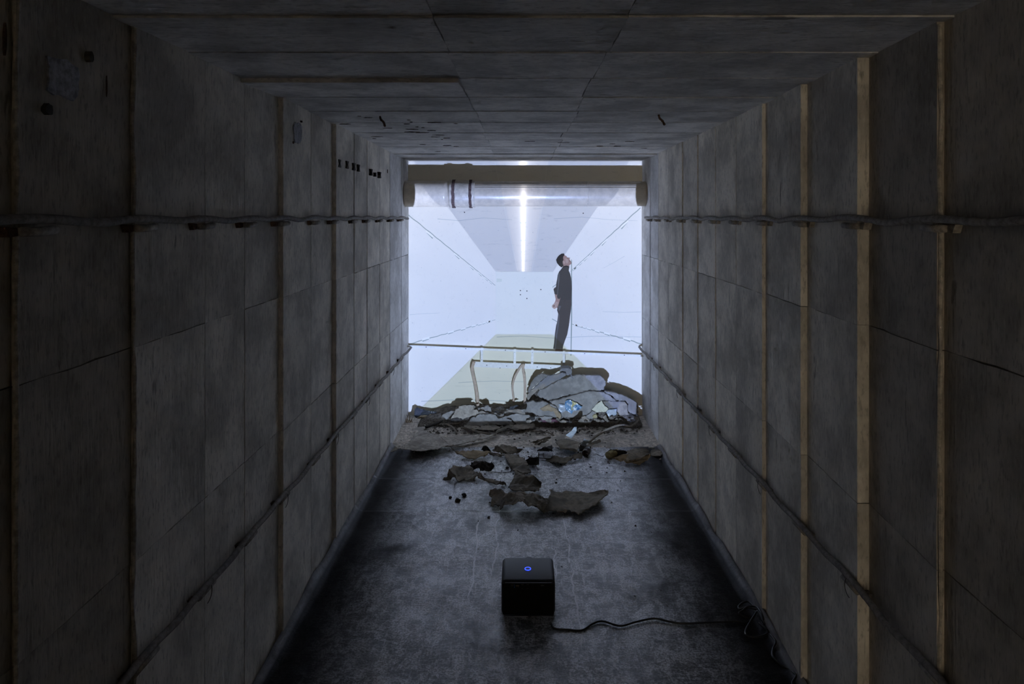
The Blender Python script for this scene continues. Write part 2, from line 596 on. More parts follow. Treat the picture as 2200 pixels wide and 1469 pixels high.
# how far each row hangs below the nominal ceiling at its near and far edge, per column
drop = {1.62: (0.006, 0.006, 0.004), 1.982: (0.002, 0.003, 0.002), 2.356: (0.015, 0.001, 0.001), 2.73: (0.001, 0.001, 0.003), 3.09: (0.002, 0.002, 0.001),
        3.464: (0.001, 0.001, 0.001), 3.888: (0.002, 0.002, 0.002), 4.24: (0.001, 0.001, 0.001), 4.665: (0.002, 0.002, 0.002), 5.18: (0.008, 0.008, 0.008)}
ez, ey, ex = Vector((0, 0, 1)), Vector((0, 1, 0)), Vector((1, 0, 0))
sd = 100
for i in range(len(cj) - 1):
    jx = 0.02 * noise.noise(Vector((i * 3.3, 0.2, 0)))
    for c in range(3):
        sd += 1
        xa = cols[c] + (0.001 if c else 0) + (jx * (1.6 if c == 2 else 0.8) if c else 0)
        xb = cols[c + 1] - (0.001 if c < 2 else 0) + (jx * (1.6 if c == 1 else 0.8) if c < 2 else 0)
        d0 = drop.get(cj[i], (0.004,) * 3)[c]
        z0, z1 = ZC - d0, ZC + 0.0005
        A = Vector((xa, cj[i] + 0.0007, z0))
        B = Vector((xb, cj[i] + 0.0007, z0))
        Cc = Vector((xb, cj[i + 1] - 0.0007, z1))
        D = Vector((xa, cj[i + 1] - 0.0007, z1))
        pts = jag(A, B, 9, 0.0016, sd, ey) + jag(B, Cc, 6, 0.003, sd + .2, ex) + jag(Cc, D, 9, 0.0016, sd + .4, ey) + jag(D, A, 6, 0.003, sd + .7, ex)
        bm = bmesh.new()
        prism(bm, pts, ez * 0.045)
        link('concrete_panel', bm, 'concrete_ceiling', CE)

# end wall, rear wall, floor
bm = bmesh.new()
box(bm, (XL - 0.25, YE, 0), (XR + 0.25, YE + 0.2, ZC + 0.05))
WE = tag(link('wall_end', bm, 'wall_paint'), kind='structure')
bm = bmesh.new()
box(bm, (XL - 0.25, YR - 0.2, 0), (XR + 0.25, YR, ZC + 0.25))
tag(link('wall_rear', bm, 'absorbing_concrete'), kind='structure')

bm = bmesh.new()
nx, ny = 60, 120
y0f, y1f = 4.3, YE + 0.02
grid = []
for j in range(ny + 1):
    row = []
    for i in range(nx + 1):
        x = XL - 0.05 + (XR - XL + 0.1) * i / nx
        y = y0f + (y1f - y0f) * j / ny
        z = -0.004 + 0.006 * noise.noise(Vector((x * 9, y * 9, 0))) + 0.004 * noise.noise(Vector((x * 31, y * 31, 4)))
        edge = min(abs(x - XL), abs(x - XR))
        z += 0.03 * max(0, 1 - edge / 0.10) * max(0, (y - 5.0)) * (0.7 + noise.noise(Vector((x * 20, y * 20, 9))))
        if j == 0:
            z = -0.004
        row.append(bm.verts.new((x, y, z)))
    grid.append(row)
for j in range(ny):
    for i in range(nx):
        bm.faces.new((grid[j][i], grid[j][i + 1], grid[j + 1][i + 1], grid[j + 1][i]))
box(bm, (XL - 0.25, YR, -0.12), (XR + 0.25, y0f, -0.004))
box(bm, (XL - 0.25, y0f, -0.12), (XR + 0.25, YE + 0.2, -0.03))
FL = tag(link('floor', bm, 'dirt', smooth=False), kind='structure')


# sheets of tar felt lying on the floor, edges turned up against the walls
def felt_sheet(y0, y1, label, seed, zb, farcurl=0.0):
    bm = bmesh.new()
    nx, ny = 90, max(12, int((y1 - y0) * 40))
    rows = []
    for j in range(ny + 1):
        row = []
        for i in range(nx + 1):
            u = i / nx
            x = XL + 0.012 + (XR - XL - 0.024) * u
            v = j / ny
            y = y0 + (y1 - y0) * v
            if j in (0, ny):
                y += 0.012 * noise.noise(Vector((x * 4, seed, 0)))
            z = zb + 0.004 * noise.noise(Vector((x * 3, y * 5, 1))) + 0.0025 * noise.noise(Vector((x * 11, y * 9, 4)))
            e = min(u, 1 - u) * (XR - XL)
            wob = 1 + 0.7 * noise.noise(Vector((y * 3.5, 2.5, u > 0.5)))
            z += (0.034 * max(0.1, wob)) * max(0, 1 - e / 0.05) ** 2
            z += farcurl * max(0, v - 0.8)
            row.append(bm.verts.new((x, y, max(z, 0.001))))
        rows.append(row)
    for j in range(ny):
        for i in range(nx):
            bm.faces.new((rows[j][i], rows[j][i + 1], rows[j + 1][i + 1], rows[j + 1][i]))
    geo = bmesh.ops.extrude_face_region(bm, geom=bm.faces[:])
    for v in [g for g in geo['geom'] if isinstance(g, bmesh.types.BMVert)]:
        v.co.z -= 0.0022
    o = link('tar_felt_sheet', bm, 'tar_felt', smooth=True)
    return tag(o, label, 'floor sheet', 'black tar felt sheets covering the tunnel floor')


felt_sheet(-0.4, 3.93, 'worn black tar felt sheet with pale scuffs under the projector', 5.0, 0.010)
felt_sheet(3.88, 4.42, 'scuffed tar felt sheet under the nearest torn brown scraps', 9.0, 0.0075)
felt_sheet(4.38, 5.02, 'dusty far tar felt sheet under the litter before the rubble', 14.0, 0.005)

# ------------------------------------------------------------------ projected picture on the end wall
YP = YE - 0.0015
PIC = empty('projected_picture', (0.026, YE, 0.02), 'bright projected picture of a white corridor with ceiling tubes on the end wall', 'projection')


def flat(name, pts, mat, parent, depth, thick=0.001):
    bm = bmesh.new()
    p3 = [P(x, y, YE - depth) for x, y in pts]
    tris = tessellate_polygon([[Vector((p.x, p.z, 0)) for p in p3]])
    a = [bm.verts.new(p) for p in p3]
    b = [bm.verts.new(p + Vector((0, thick, 0))) for p in p3]
    for i, j, k in tris:
        bm.faces.new((a[i], a[j], a[k]))
        bm.faces.new((b[k], b[j], b[i]))
    n = len(p3)
    for i in range(n):
        j = (i + 1) % n
        bm.faces.new((a[i], b[i], b[j], a[j]))
    return link(name, bm, mat, parent)


flat('left_wall_view', [(877, 345), (889, 345), (1065, 583), (1065, 718), (886, 896), (877, 896)], 'pic_wall', PIC, 0.0015)
flat('right_wall_view', [(1379.6, 345), (1352, 345), (1188, 583), (1188, 718), (1372, 896), (1379.6, 896)], 'pic_wall', PIC, 0.0015)
flat('ceiling_view', [(889.3, 345), (1351.7, 345), (1187.7, 583), (1065.3, 583)], 'pic_ceiling', PIC, 0.0015)
flat('back_wall_view', [(1065.3, 583.3), (1187.7, 583.3), (1187.7, 717.7), (1065.3, 717.7)], 'pic_back', PIC, 0.0015)
flat('floor_view', [(1065.3, 718), (1187.7, 718), (1371.5, 896), (886.5, 896)], 'pic_floor', PIC, 0.0015)


def ribbon(pts, w0, w1):
    L, R = [], []
    n = len(pts)
    for i, (x, y) in enumerate(pts):
        a = pts[max(0, i - 1)]
        b = pts[min(n - 1, i + 1)]
        dx, dy = b[0] - a[0], b[1] - a[1]
        l = math.hypot(dx, dy) or 1
        ww = (w0 + (w1 - w0) * i / (n - 1)) / 2
        L.append((x - dy / l * ww, y + dx / l * ww))
        R.append((x + dy / l * ww, y - dx / l * ww))
    return L + R[::-1]


def pic_cable(a, b, w0, w1, wave, stubs, below, shade):
    n = 40
    pts = []
    for i in range(n + 1):
        s = i / n
        x = a[0] + (b[0] - a[0]) * s
        y = a[1] + (b[1] - a[1]) * s + wave * (1 - s) * math.sin(s * 34 * (1 + s))
        pts.append((x, y))
    c = flat('cable_view', ribbon(pts, w0 * 0.62, w1 * 0.8), 'pic_line', PIC, 0.0022)
    for k in range(stubs):
        s = 1 - 1 / (1 + 3.2 * (k + 0.4) / stubs)
        i = min(n - 2, int(s / 0.77 * (n - 1)))
        x, y = pts[i]
        l = 15 * (1 - s) + 3
        dx = l if b[0] > a[0] else -l
        sl = (b[1] - a[1]) / (b[0] - a[0])
        h = 4.2 * (1 - s) + 1.2
        y += below * (1 - s)
        flat('cable_block', [(x, y), (x + dx, y + dx * sl), (x + dx, y + dx * sl + h), (x, y + h)], 'pic_pale', c, 0.0028)
        y += h * 0.9
        flat('block_shadow', [(x, y), (x + dx, y + dx * sl), (x + dx * 0.9, y + dx * sl + h * 0.5), (x + dx * 0.1, y + h * 0.5)], 'pic_line', c, 0.0026)  # shadow below the pictured block, drawn as a dark strip


pic_cable((878, 462), (1064, 613), 3.0, 1.2, 0.7, 6, 1.5, 'pic_stub')
pic_cable((1376, 446), (1226, 583), 3.4, 1.4, 0.6, 7, 1.5, 'pic_stub')
pic_cable((879, 739), (1064, 687), 3.0, 1.0, 0.7, 8, -4.5, 'pic_pale')
pic_cable((1377, 738), (1229, 696), 3.4, 1.4, 0.9, 8, -4.5, 'pic_pale')
flat('cable_view', ribbon([(1186, 685), (1192, 688), (1198, 692)], 1.5, 1.5), 'pic_line', PIC, 0.0022)
flat('cable_view', ribbon([(1187, 617), (1192, 613), (1197, 610)], 1.5, 1.5), 'pic_line', PIC, 0.0022)
# fixtures between the ceiling tubes, fine joints and holes of the pictured corridor
for y, r in ((478, 4.6), (516, 3.7), (541, 3.0), (559, 2.4), (574, 1.9)):
    flat('lamp_holder', [(1123.5 - r * 1.6, y - 1.0), (1123.5 + r * 1.6, y - 1.0), (1123.5 + r * 1.3, y + r * 0.4), (1123.5, y + r * 0.9), (1123.5 - r * 1.3, y + r * 0.4)], 'pic_stub', PIC, 0.0022)
flat('ceiling_joint', ribbon([(1063, 347), (1083, 444), (1112, 582)], 1.2, 0.8), 'pic_pale', PIC, 0.0020)
flat('ceiling_joint', ribbon([(1176, 347), (1165, 444), (1143, 582)], 1.2, 0.8), 'pic_pale', PIC, 0.0020)
flat('ceiling_shadow_line', ribbon([(940, 470), (985, 474), (1040, 468), (1100, 472)], 1.4, 0.7), 'pic_shade', PIC, 0.0020)  # shadow line of the pictured ceiling, drawn as a darker strip
flat('ceiling_shadow_line', ribbon([(1190, 470), (1250, 466), (1310, 472), (1370, 474)], 1.0, 0.6), 'pic_shade', PIC, 0.0020)
for x, y in ((998, 456), (1253, 458), (1118, 624), (1132, 625), (1118, 633), (1132, 641), (1162, 622)):
    flat('drill_hole', [(x + 1.3 * math.cos(a * math.pi / 3), y + 1.3 * math.sin(a * math.pi / 3)) for a in range(6)], 'pic_hair', PIC, 0.0022)
flat('wall_crack', ribbon([(880, 676), (905, 674), (945, 672)], 0.9, 0.5), 'pic_shade', PIC, 0.0020)
flat('wall_crack', ribbon([(1295, 669), (1340, 671), (1377, 670)], 0.6, 1.1), 'pic_shade', PIC, 0.0020)
flat('wall_crack', ribbon([(1298, 575), (1320, 563), (1342, 550)], 0.5, 0.7), 'pic_shade', PIC, 0.0020)
flat('floor_band', ribbon([(905, 862), (1000, 858), (1120, 863), (1260, 860)], 2.0, 1.5), 'pic_shade', PIC, 0.0020)
flat('floor_band', ribbon([(985, 822), (1060, 818), (1125, 820)], 1.3, 1.0), 'pic_shade', PIC, 0.0020)
flat('floor_band', ribbon([(1067, 724), (1120, 722), (1188, 726), (1280, 722), (1378, 724)], 1.6, 1.0), 'pic_shade', PIC, 0.0020)
flat('alarm_box', [(1067, 598), (1078, 599), (1078, 605), (1067, 606)], 'pic_stub', PIC, 0.0022)
flat('figure_shade', [(1227, 556), (1229, 560), (1229.3, 690), (1227.6, 764), (1225.6, 764), (1226.6, 690)], 'pic_line', PIC, 0.0021)

# the man in the picture
c3 = cr(1140, 520, 5.65)
PER = empty('person', P(1208, 757, YE), 'man in black turtleneck, head tilted up, hands behind back, pictured on the end wall', 'person')


def fig(name, pts, mat, parent, depth):
    return flat(name, [c3(x, y) for x, y in pts], mat, parent, depth)


body = fig('body', [(345, 160), (405, 140), (412, 157), (437, 172), (441, 184), (462, 189), (479, 189), (472, 205), (478, 219), (493, 240), (497, 255), (488, 269), (471, 279), (466, 300), (452, 345), (464, 380), (484, 430), (498, 560), (494, 760), (470, 980), (395, 1260), (388, 1312), (402, 1334), (462, 1346), (455, 1358), (300, 1350), (298, 1300), (330, 1300), (300, 1200), (315, 1010), (335, 870),
                    (330, 800), (316, 796), (290, 811), (270, 801), (258, 785), (262, 765), (285, 746), (300, 715), (303, 690), (293, 637), (330, 560), (330, 420), (390, 300), (350, 280)], 'pic_skin', PER, 0.0026)
fig('ear', [(392, 232), (404, 226), (416, 236), (420, 254), (410, 266), (398, 258)], 'pic_skin_light', body, 0.0032)
fig('eye', [(443, 190), (455, 193), (454, 200), (444, 198)], 'pic_skin_dark', body, 0.0032)
fig('mouth', [(472, 222), (486, 236), (482, 240), (468, 228)], 'pic_skin_dark', body, 0.0032)
fig('cheek', [(420, 195), (450, 205), (460, 240), (440, 262), (424, 240)], 'pic_skin_light', body, 0.0030)
fig('hand', [(262, 765), (285, 746), (312, 722), (338, 730), (330, 762), (318, 795), (290, 811), (270, 801), (258, 785)], 'pic_skin_light', body, 0.0030)
fig('finger_gap', [(274, 772), (290, 764), (292, 776), (280, 790)], 'pic_skin_dark', body, 0.0033)
fig('hair', [(345, 160), (375, 140), (405, 137), (411, 155), (398, 172), (394, 190), (400, 214), (388, 236), (390, 262), (400, 284), (376, 308), (345, 285), (318, 250), (309, 215), (325, 184)], 'pic_hair', PER, 0.0034)
sw = fig('sweater', [(398, 292), (435, 284), (471, 296), (462, 345), (476, 375), (490, 430), (497, 480), (500, 560), (498, 640), (496, 702), (358, 702), (364, 672), (354, 691), (328, 685), (320, 660), (324, 636),
                     (310, 637), (290, 630), (285, 600), (278, 578), (285, 560), (308, 544), (312, 500), (322, 450), (328, 400), (345, 360), (370, 330), (388, 303)], 'pic_cloth', PER, 0.0036)
fig('sleeve_fold', [(330, 400), (352, 370), (350, 470), (338, 560), (330, 640), (322, 640), (330, 520)], 'pic_fold', sw, 0.0040)
fig('collar', [(398, 292), (435, 284), (471, 296), (468, 310), (432, 300), (394, 310)], 'pic_hair', sw, 0.0040)
tr = fig('trousers', [(357, 690), (496, 690), (497, 760), (488, 830), (475, 920), (465, 1010), (445, 1120), (415, 1200), (395, 1260), (388, 1311), (330, 1304), (274, 1293), (285, 1220), (295, 1110), (310, 1010),
                      (328, 950), (335, 870), (322, 830), (326, 795), (342, 750)], 'pic_trouser', PER, 0.0035)
fig('trouser_crease', [(336, 870), (352, 880), (345, 1000), (325, 1120), (305, 1296), (294, 1294), (306, 1120), (322, 1000)], 'pic_fold', tr, 0.0039)
fig('pocket_fold', [(335, 770), (372, 775), (350, 830), (338, 835)], 'pic_fold', tr, 0.0039)

# ------------------------------------------------------------------ large pipe across the end wall
PY, PZ, PR = 5.668, 1.888, 0.105
pipe = empty('duct_pipe', (0.02, PY, PZ - PR), 'large cream painted pipe running across under the ceiling at the end wall', 'pipe')


def cyl(name, x0, x1, r0, r1, mat, parent, seg=40, n=2, wob=0.0, y=PY, z=PZ, a0=0, a1=2 * math.pi):
    bm = bmesh.new()
    rings = []
    for i in range(n + 1):
        s = i / n
        x = x0 + (x1 - x0) * s
        r = r0 + (r1 - r0) * s
        ring = []
        for k in range(seg):
            a = 2 * math.pi * k / seg
            rr = r + wob * noise.noise(Vector((x * 14, math.cos(a) * 2, math.sin(a) * 2)))
            ring.append(bm.verts.new((x, y + rr * math.cos(a), z + rr * math.sin(a))))
        rings.append(ring)
    for i in range(n):
        for k in range(seg):
            bm.faces.new((rings[i][k], rings[i + 1][k], rings[i + 1][(k + 1) % seg], rings[i][(k + 1) % seg]))
    bm.faces.new(rings[0])
    bm.faces.new(rings[-1][::-1])
    return link(name, bm, mat, parent, smooth=True)


def XP(px, Y=PY):
    return (px - VX) / F * Y


cyl('pipe_body', XL + 0.004, XR - 0.004, PR, PR - 0.002, 'pipe_paint', pipe, 48, 40, 0.0012)
cyl('left_pipe_section', XL + 0.004, XP(962), PR + 0.004, PR + 0.003, 'pipe_paint', pipe, 48, 12, 0.001)
slv = cyl('coupling_sleeve', XP(966), XP(1021), PR + 0.009, PR + 0.007, 'pipe_sleeve', pipe, 48, 14, 0.004)
for a, b in ((XP(972.5), XP(979)), (XP(1009), XP(1014.5))):
    bm = bmesh.new()
    pts = []
    vs = []
    n = 26
    for k in range(n + 1):
        ang = math.radians(88 + 205 * k / n)
        r = PR + 0.0135
        wa = 0.006 * noise.noise(Vector((k * 0.5, a * 9, 0)))
        wb = 0.006 * noise.noise(Vector((k * 0.5, a * 9, 8)))
        for x, rr in ((a + wa, r), (b + wb, r), (b + wb, r - 0.006), (a + wa, r - 0.006)):
            vs.append(bm.verts.new((x, PY + rr * math.cos(ang), PZ + rr * math.sin(ang))))
    for k in range(n):
        for q in range(4):
            bm.faces.new((vs[k * 4 + q], vs[k * 4 + (q + 1) % 4], vs[k * 4 + 4 + (q + 1) % 4], vs[k * 4 + 4 + q]))
    bm.faces.new(vs[0:4])
    bm.faces.new(vs[-4:])
    link('rusty_clamp_band', bm, 'rust_drip', slv)
bm = bmesh.new()                     # raised lock seam along the pipe
ang = math.radians(156)
tube(bm, [Vector((XP(1022) + (XR - 0.01 - XP(1022)) * i / 20, PY + (PR - 0.001) * math.cos(ang), PZ + (PR - 0.001) * math.sin(ang))) for i in range(21)], 0.0022, 6)
link('lock_seam', bm, 'pipe_sleeve', pipe)
for px in (1261, 1262.5):
    pass
cyl('joint_ring', XP(1260.5), XP(1262), PR - 0.0005, PR - 0.0005, 'pipe_sleeve', pipe, 48, 1)


# ------------------------------------------------------------------ cables along the side walls
def wall_cable(side, z, label, seed, ys, stub_z, hooks, y_end):
    left = side == 'left'
    sg = 1 if left else -1
    x0 = XL if left else XR
    root = empty('wall_cable', (x0, ys[0], z), label, 'cable', 'grey cables strung along the tunnel walls')
    pts = []
    n = 60
    ylist = [0.3 + (y_end - 0.3) * i / n for i in range(n + 1)]
    for y in ylist:
        k = min(range(len(ys)), key=lambda q: abs(ys[q] - y))
        d = abs(ys[k] - y)
        sag = -0.012 * min(1, d / 0.19) ** 2
        pts.append(Vector((x0 + sg * (0.034 + 0.004 * noise.noise(Vector((y * 3, seed, 0)))), y, z + 0.012 + sag + 0.008 * noise.noise(Vector((y * 2.1, seed, 3))))))
    bm = bmesh.new()
    tube(bm, smooth_path(pts, 2), 0.0095, 8, 0.12, seed)
    link('cable', bm, 'cable_sheath', root, smooth=True)
    for i, y in enumerate(ys):
        if y < 0.3 or y > y_end:
            continue
        bm = bmesh.new()
        l = 0.075 + 0.02 * noise.noise(Vector((i * 2.2, seed, 9)))
        yy = y + 0.02
        cx = x0 + sg * 0.024
        tube(bm, [Vector((cx, yy - l * 0.6, z - 0.012)), Vector((cx, yy, z - 0.0125)), Vector((cx + sg * 0.002, yy + l * 0.6, z - 0.010))], 0.0095, 8, 0.1, seed + i)
        st = link('bracket_stub', bm, 'stub_grey', root, smooth=True)
        bm = bmesh.new()
        prism(bm, [Vector((x0 - sg * 0.005, yy - l * 0.62 - 0.028, z - 0.002)), Vector((x0 - sg * 0.005, yy - l * 0.62, z - 0.004)), Vector((x0 - sg * 0.005, yy - l * 0.58, z - 0.020)), Vector((x0 - sg * 0.005, yy - l * 0.62 - 0.018, z - 0.022))],
              Vector((sg * 0.024, 0, 0)))
        link('rusty_wedge', bm, 'rust' if left else 'stub_grey', st)
        if hooks and i % 2 == 0:
            bm = bmesh.new()
            base = Vector((x0 + sg * 0.035, y, z + 0.02))
            hp = [base + Vector((sg * 0.004 * math.sin(a * 0.9), 0.028 * math.sin(a), -0.004 - 0.030 * (1 - math.cos(a)))) for a in [0.25 * q for q in range(13)]]
            tube(bm, hp, 0.0013, 5)
            link('wire_hook', bm, 'wire', root)
    return root


lys = [0.53, 0.915, 1.32, 1.70, 2.03, 2.36, 2.70, 3.12, 3.45, 3.83, 4.16, 4.55, 4.95, 5.35]
rys = [0.53, 0.90, 1.28, 1.64, 2.06, 2.44, 2.83, 3.22, 3.58, 3.95, 4.33, 4.72, 5.10, 5.42]
wall_cable('left', 1.683, 'upper grey cable on stubs along the left concrete wall', 2.0, lys, 0, False, 5.62)
wall_cable('right', 1.683, 'upper grey cable on stubs along the right concrete wall', 5.0, rys, 0, False, 5.50)
wall_cable('left', 0.592, 'lower grey cable with wire hooks along the left concrete wall', 8.0, lys, 0, True, 5.80)
wall_cable('right', 0.592, 'lower grey cable with wire hooks along the right concrete wall', 11.0, rys, 0, True, 5.80)

# ------------------------------------------------------------------ rail and hanging frames on the end wall
rail = empty('conduit_rail', P(877, 742, YE), 'thin white rail crossing the end wall at knee height, on four straps', 'rail')
YRl = YE - 0.052
a, b = P(873, 743.5, YRl), P(1384, 764.5, YRl)
bm = bmesh.new()
h = 0.0085
prism(bm, [a + Vector((0, 0, h)), b + Vector((0, 0, h)), b - Vector((0, 0, h)), a - Vector((0, 0, h))], Vector((0, 0.012, 0)))
link('rail_bar', bm, 'white_metal', rail)
for k in range(6):
    s = (k + 0.5) / 6
    p = a.lerp(b, s)
    bm = bmesh.new()
    box(bm, (p.x - 0.004, YRl - 0.002, p.z - 0.003), (p.x + 0.004, YRl + 0.001, p.z + 0.003))
    link('screw', bm, 'rust', rail)
c5 = cr(990, 730, 8.8)
for xt, xb, yt, yb in ((400, 395, 150, 418), (1022, 1018, 176, 450), (1356, 1348, 184, 456), (1952, 1948, 212, 480)):
    bm = bmesh.new()
    t0, t1 = P(*c5(xt, yt), YE - 0.060), P(*c5(xb, yb), YE - 0.060)
    hw = 23 / 8.8 * S
    prism(bm, [t0 - ex * hw, t0 + ex * hw, t1 + ex * hw, t1 - ex * hw], Vector((0, 0.006, 0)))
    st = link('strap', bm, 'white_metal', rail)
    for q in (0.2, 0.85):
        pq = t0.lerp(t1, q)
        bm = bmesh.new()
        box(bm, (pq.x - 0.002, YE - 0.062, pq.z - 0.002), (pq.x + 0.002, YE - 0.0595, pq.z + 0.002))
        link('rivet', bm, 'rust', st)


def bent_strip(pts, wpx, mat, name, parent, Yf, dep=0.045, rotw=None):
    """flat metal strip bent along a path (crop pixels), standing out from the wall"""
    path = smooth_path([P(*c5(x, y), Yf) for x, y in pts], 5)
    bm = bmesh.new()
    n = len(path)
    L = []
    for i, p in enumerate(path):
        d = (path[min(n - 1, i + 1)] - path[max(0, i - 1)]).normalized()
        side = Vector((d.z, 0, -d.x)).normalized()
        hw = wpx / 8.8 * S / 2
        L.append([bm.verts.new(p + side * hw), bm.verts.new(p - side * hw), bm.verts.new(p - side * hw + Vector((0, dep, 0))), bm.verts.new(p + side * hw + Vector((0, dep, 0)))])
    for i in range(n - 1):
        for q in range(4):
            bm.faces.new((L[i][q], L[i][(q + 1) % 4], L[i + 1][(q + 1) % 4], L[i + 1][q]))
    bm.faces.new(L[0])
    bm.faces.new(L[-1][::-1])
    return link(name, bm, mat, parent)


def board(pts, holes, parent):
    bm = bmesh.new()
    prism(bm, [P(*c5(x, y), YE - 0.054) for x, y in pts], Vector((0, 0.010, 0)))
    bd = link('top_board', bm, 'white_metal', parent)
    for x, y in holes:
        p = P(*c5(x, y), YE - 0.0545)
        bm = bmesh.new()
        prism(bm, [p + Vector((0.0042 * math.cos(q * math.pi / 4), 0, 0.0042 * math.sin(q * math.pi / 4))) for q in range(8)], Vector((0, 0.003, 0)))
        link('bolt_hole', bm, 'black_gloss', bd)


fr1 = empty('hanging_frame', P(*c5(700, 1200), YE - 0.03), 'left hanging frame, white board above with two bent beige strips', 'frame', 'hanging frames under the white rail')
board([(258, 412), (1145, 448), (1145, 548), (258, 512)], ((492, 478), (867, 494), (742, 530)), fr1)
bent_strip([(248, 425), (215, 530), (228, 640), (262, 800), (292, 950), (312, 1090), (322, 1250)], 52, 'beige_strip', 'bent_strip', fr1, YE - 0.080)
bent_strip([(1160, 470), (1100, 560), (1030, 690), (985, 830), (978, 960), (992, 1080), (1002, 1190)], 36, 'beige_strip', 'bent_strip', fr1, YE - 0.080)
fr2 = empty('hanging_frame', P(*c5(1500, 1200), YE - 0.03), 'right hanging frame beside the tall rubble slab, one bent beige strip', 'frame', 'hanging frames under the white rail')
board([(1195, 450), (1900, 480), (1900, 575), (1195, 545)], ((1444, 512), (1700, 528)), fr2)
bent_strip([(1190, 460), (1176, 560), (1200, 700), (1212, 850), (1214, 1000), (1210, 1120), (1212, 1240)], 48, 'beige_strip', 'bent_strip', fr2, YE - 0.082)

# ------------------------------------------------------------------ rubble heap by the end wall
c1 = cr(1100, 760, 7.333)
c2 = cr(860, 830, 7.333)


def heap_core(name, x0, x1, y0, y1, hfun, mat, label):
    bm = bmesh.new()
    nx, ny = 70, 26
    rows = []
    for j in range(ny + 1):
        row = []
        for i in range(nx + 1):
            x = x0 + (x1 - x0) * i / nx
            y = y0 + (y1 - y0) * j / ny
            v = j / ny
            y -= (1 - v) * (0.03 + 0.05 * noise.noise(Vector((x * 6, 3, 7))))
            hgt = hfun(x) * math.sin(min(1, v / 0.75) * math.pi / 2) + 0.012 * min(1, v * 5)
            hgt *= 0.88 + 0.25 * noise.noise(Vector((x * 22, y * 22, 1)))
            if i in (0, nx) or j == 0:
                hgt = -0.01
            row.append(bm.verts.new((x, y, hgt)))
        rows.append(row)
    for j in range(ny):
        for i in range(nx):
            bm.faces.new((rows[j][i], rows[j][i + 1], rows[j + 1][i + 1], rows[j + 1][i]))
    o = link(name, bm, mat)
    return tag(o, label, 'rubble', kind='stuff')


def interp(tab, x):
    if x <= tab[0][0]:
        return tab[0][1]
    for (a, ha), (b, hb) in zip(tab, tab[1:]):
        if x <= b:
            return ha + (hb - ha) * (x - a) / (b - a)
    return tab[-1][1]


core = [(-0.86, 0.0), (-0.78, 0.05), (-0.68, 0.08), (-0.55, 0.105), (-0.4, 0.115), (-0.2, 0.10), (0.0, 0.115), (0.06, 0.19), (0.15, 0.27), (0.3, 0.31), (0.5, 0.31), (0.64, 0.28), (0.75, 0.235), (0.88, 0.16), (0.97, 0.05), (0.99, 0.0)]
heap_core('dirt_heap', -0.86, 0.99, 5.55, 5.81, lambda x: 0.9 * interp(core, x), 'rubble_dark', 'dark loose dirt heap piled under the torn slabs at the end wall')


def Ym(py, b=0.0):          # lean of the heap face
    s = (907 - py) / 115.0
    return 5.545 + 0.10 * s + b


def slab(pts, mat, label, seed, dy=0.0, thick=0.014, amp=0.006, conv=c1, tilt=0.0, ragged=0.006, name='felt_slab', cat='rubble slab', group='torn felt slabs in the heap'):
    pp = []
    x0 = sum(p[0] for p in pts) / len(pts)
    for x, y in pts:
        px, py = conv(x, y)
        pp.append(P(px, py, Ym(py, dy) + tilt * (x - x0) / 7.333 * S))
    o = sheet(name, pp, mat, None, thick, amp, seed, 3, ragged, 10, Vector((0, 1, 0.25)))
    return tag(o, label, cat, group)


slab([(245, 600), (290, 480), (340, 400), (400, 345), (460, 322), (520, 325), (565, 342), (480, 405), (400, 475), (292, 575), (268, 625)], 'felt_grey', 'rounded grey felt slab at the upper left of the tall heap', 1, 0.015, tilt=-0.25)
slab([(300, 580), (420, 470), (560, 352), (700, 320), (790, 300), (842, 315), (850, 340), (780, 378), (760, 396), (620, 466), (510, 528), (470, 556), (410, 562), (330, 640), (290, 690), (250, 742), (232, 690), (240, 640), (286, 604)], 'felt_dusty',
     'long dusty beige slab slanting up to the knob of the heap', 2, 0.0, tilt=-0.2)
slab([(755, 262), (790, 225), (850, 232), (890, 225), (940, 250), (947, 290), (920, 322), (962, 372), (975, 392), (940, 382), (908, 325), (872, 335), (830, 312), (752, 302)], 'felt_dusty', 'crumbly knob on the very top of the tall heap', 3, 0.0, 0.05, 0.012, ragged=0.008)
slab([(510, 550), (620, 486), (770, 408), (862, 394), (892, 370), (1040, 332), (1180, 340), (1380, 345), (1440, 390), (1470, 430), (1470, 480), (1440, 572), (1415, 562), (1380, 582), (1210, 568), (1160, 588), (950, 636), (860, 656), (700, 702),
      (580, 730), (540, 726), (490, 696), (440, 686), (402, 640), (432, 574)], 'felt_grey', 'largest smooth grey slab forming the face of the tall heap', 4, 0.005, 0.016, 0.008)
slab([(592, 756), (870, 684), (1190, 596), (1440, 604), (1560, 668), (1640, 742), (1430, 734), (1370, 745), (1250, 880), (1280, 925), (1160, 985), (1060, 1008), (900, 995), (780, 1002), (775, 940), (700, 822)], 'felt_grey',
     'wide grey slab below the long crack, behind the blue packet', 5, -0.018, 0.016, 0.008)
slab([(1452, 602), (1560, 600), (1740, 650), (1900, 730), (1985, 790), (1990, 932), (1900, 946), (1824, 900), (1832, 790), (1790, 736), (1645, 738), (1572, 660)], 'felt_grey', 'rounded pale slab at the right end of the heap by the wall', 6, 0.0, 0.016, 0.006, tilt=0.2)
slab([(1432, 750), (1640, 752), (1780, 760), (1818, 802), (1816, 900), (1855, 952), (1700, 965), (1645, 885), (1512, 866), (1450, 800)], 'felt_dusty', 'small dusty slab low in the heap near the right wall', 7, -0.012, 0.014, 0.006)
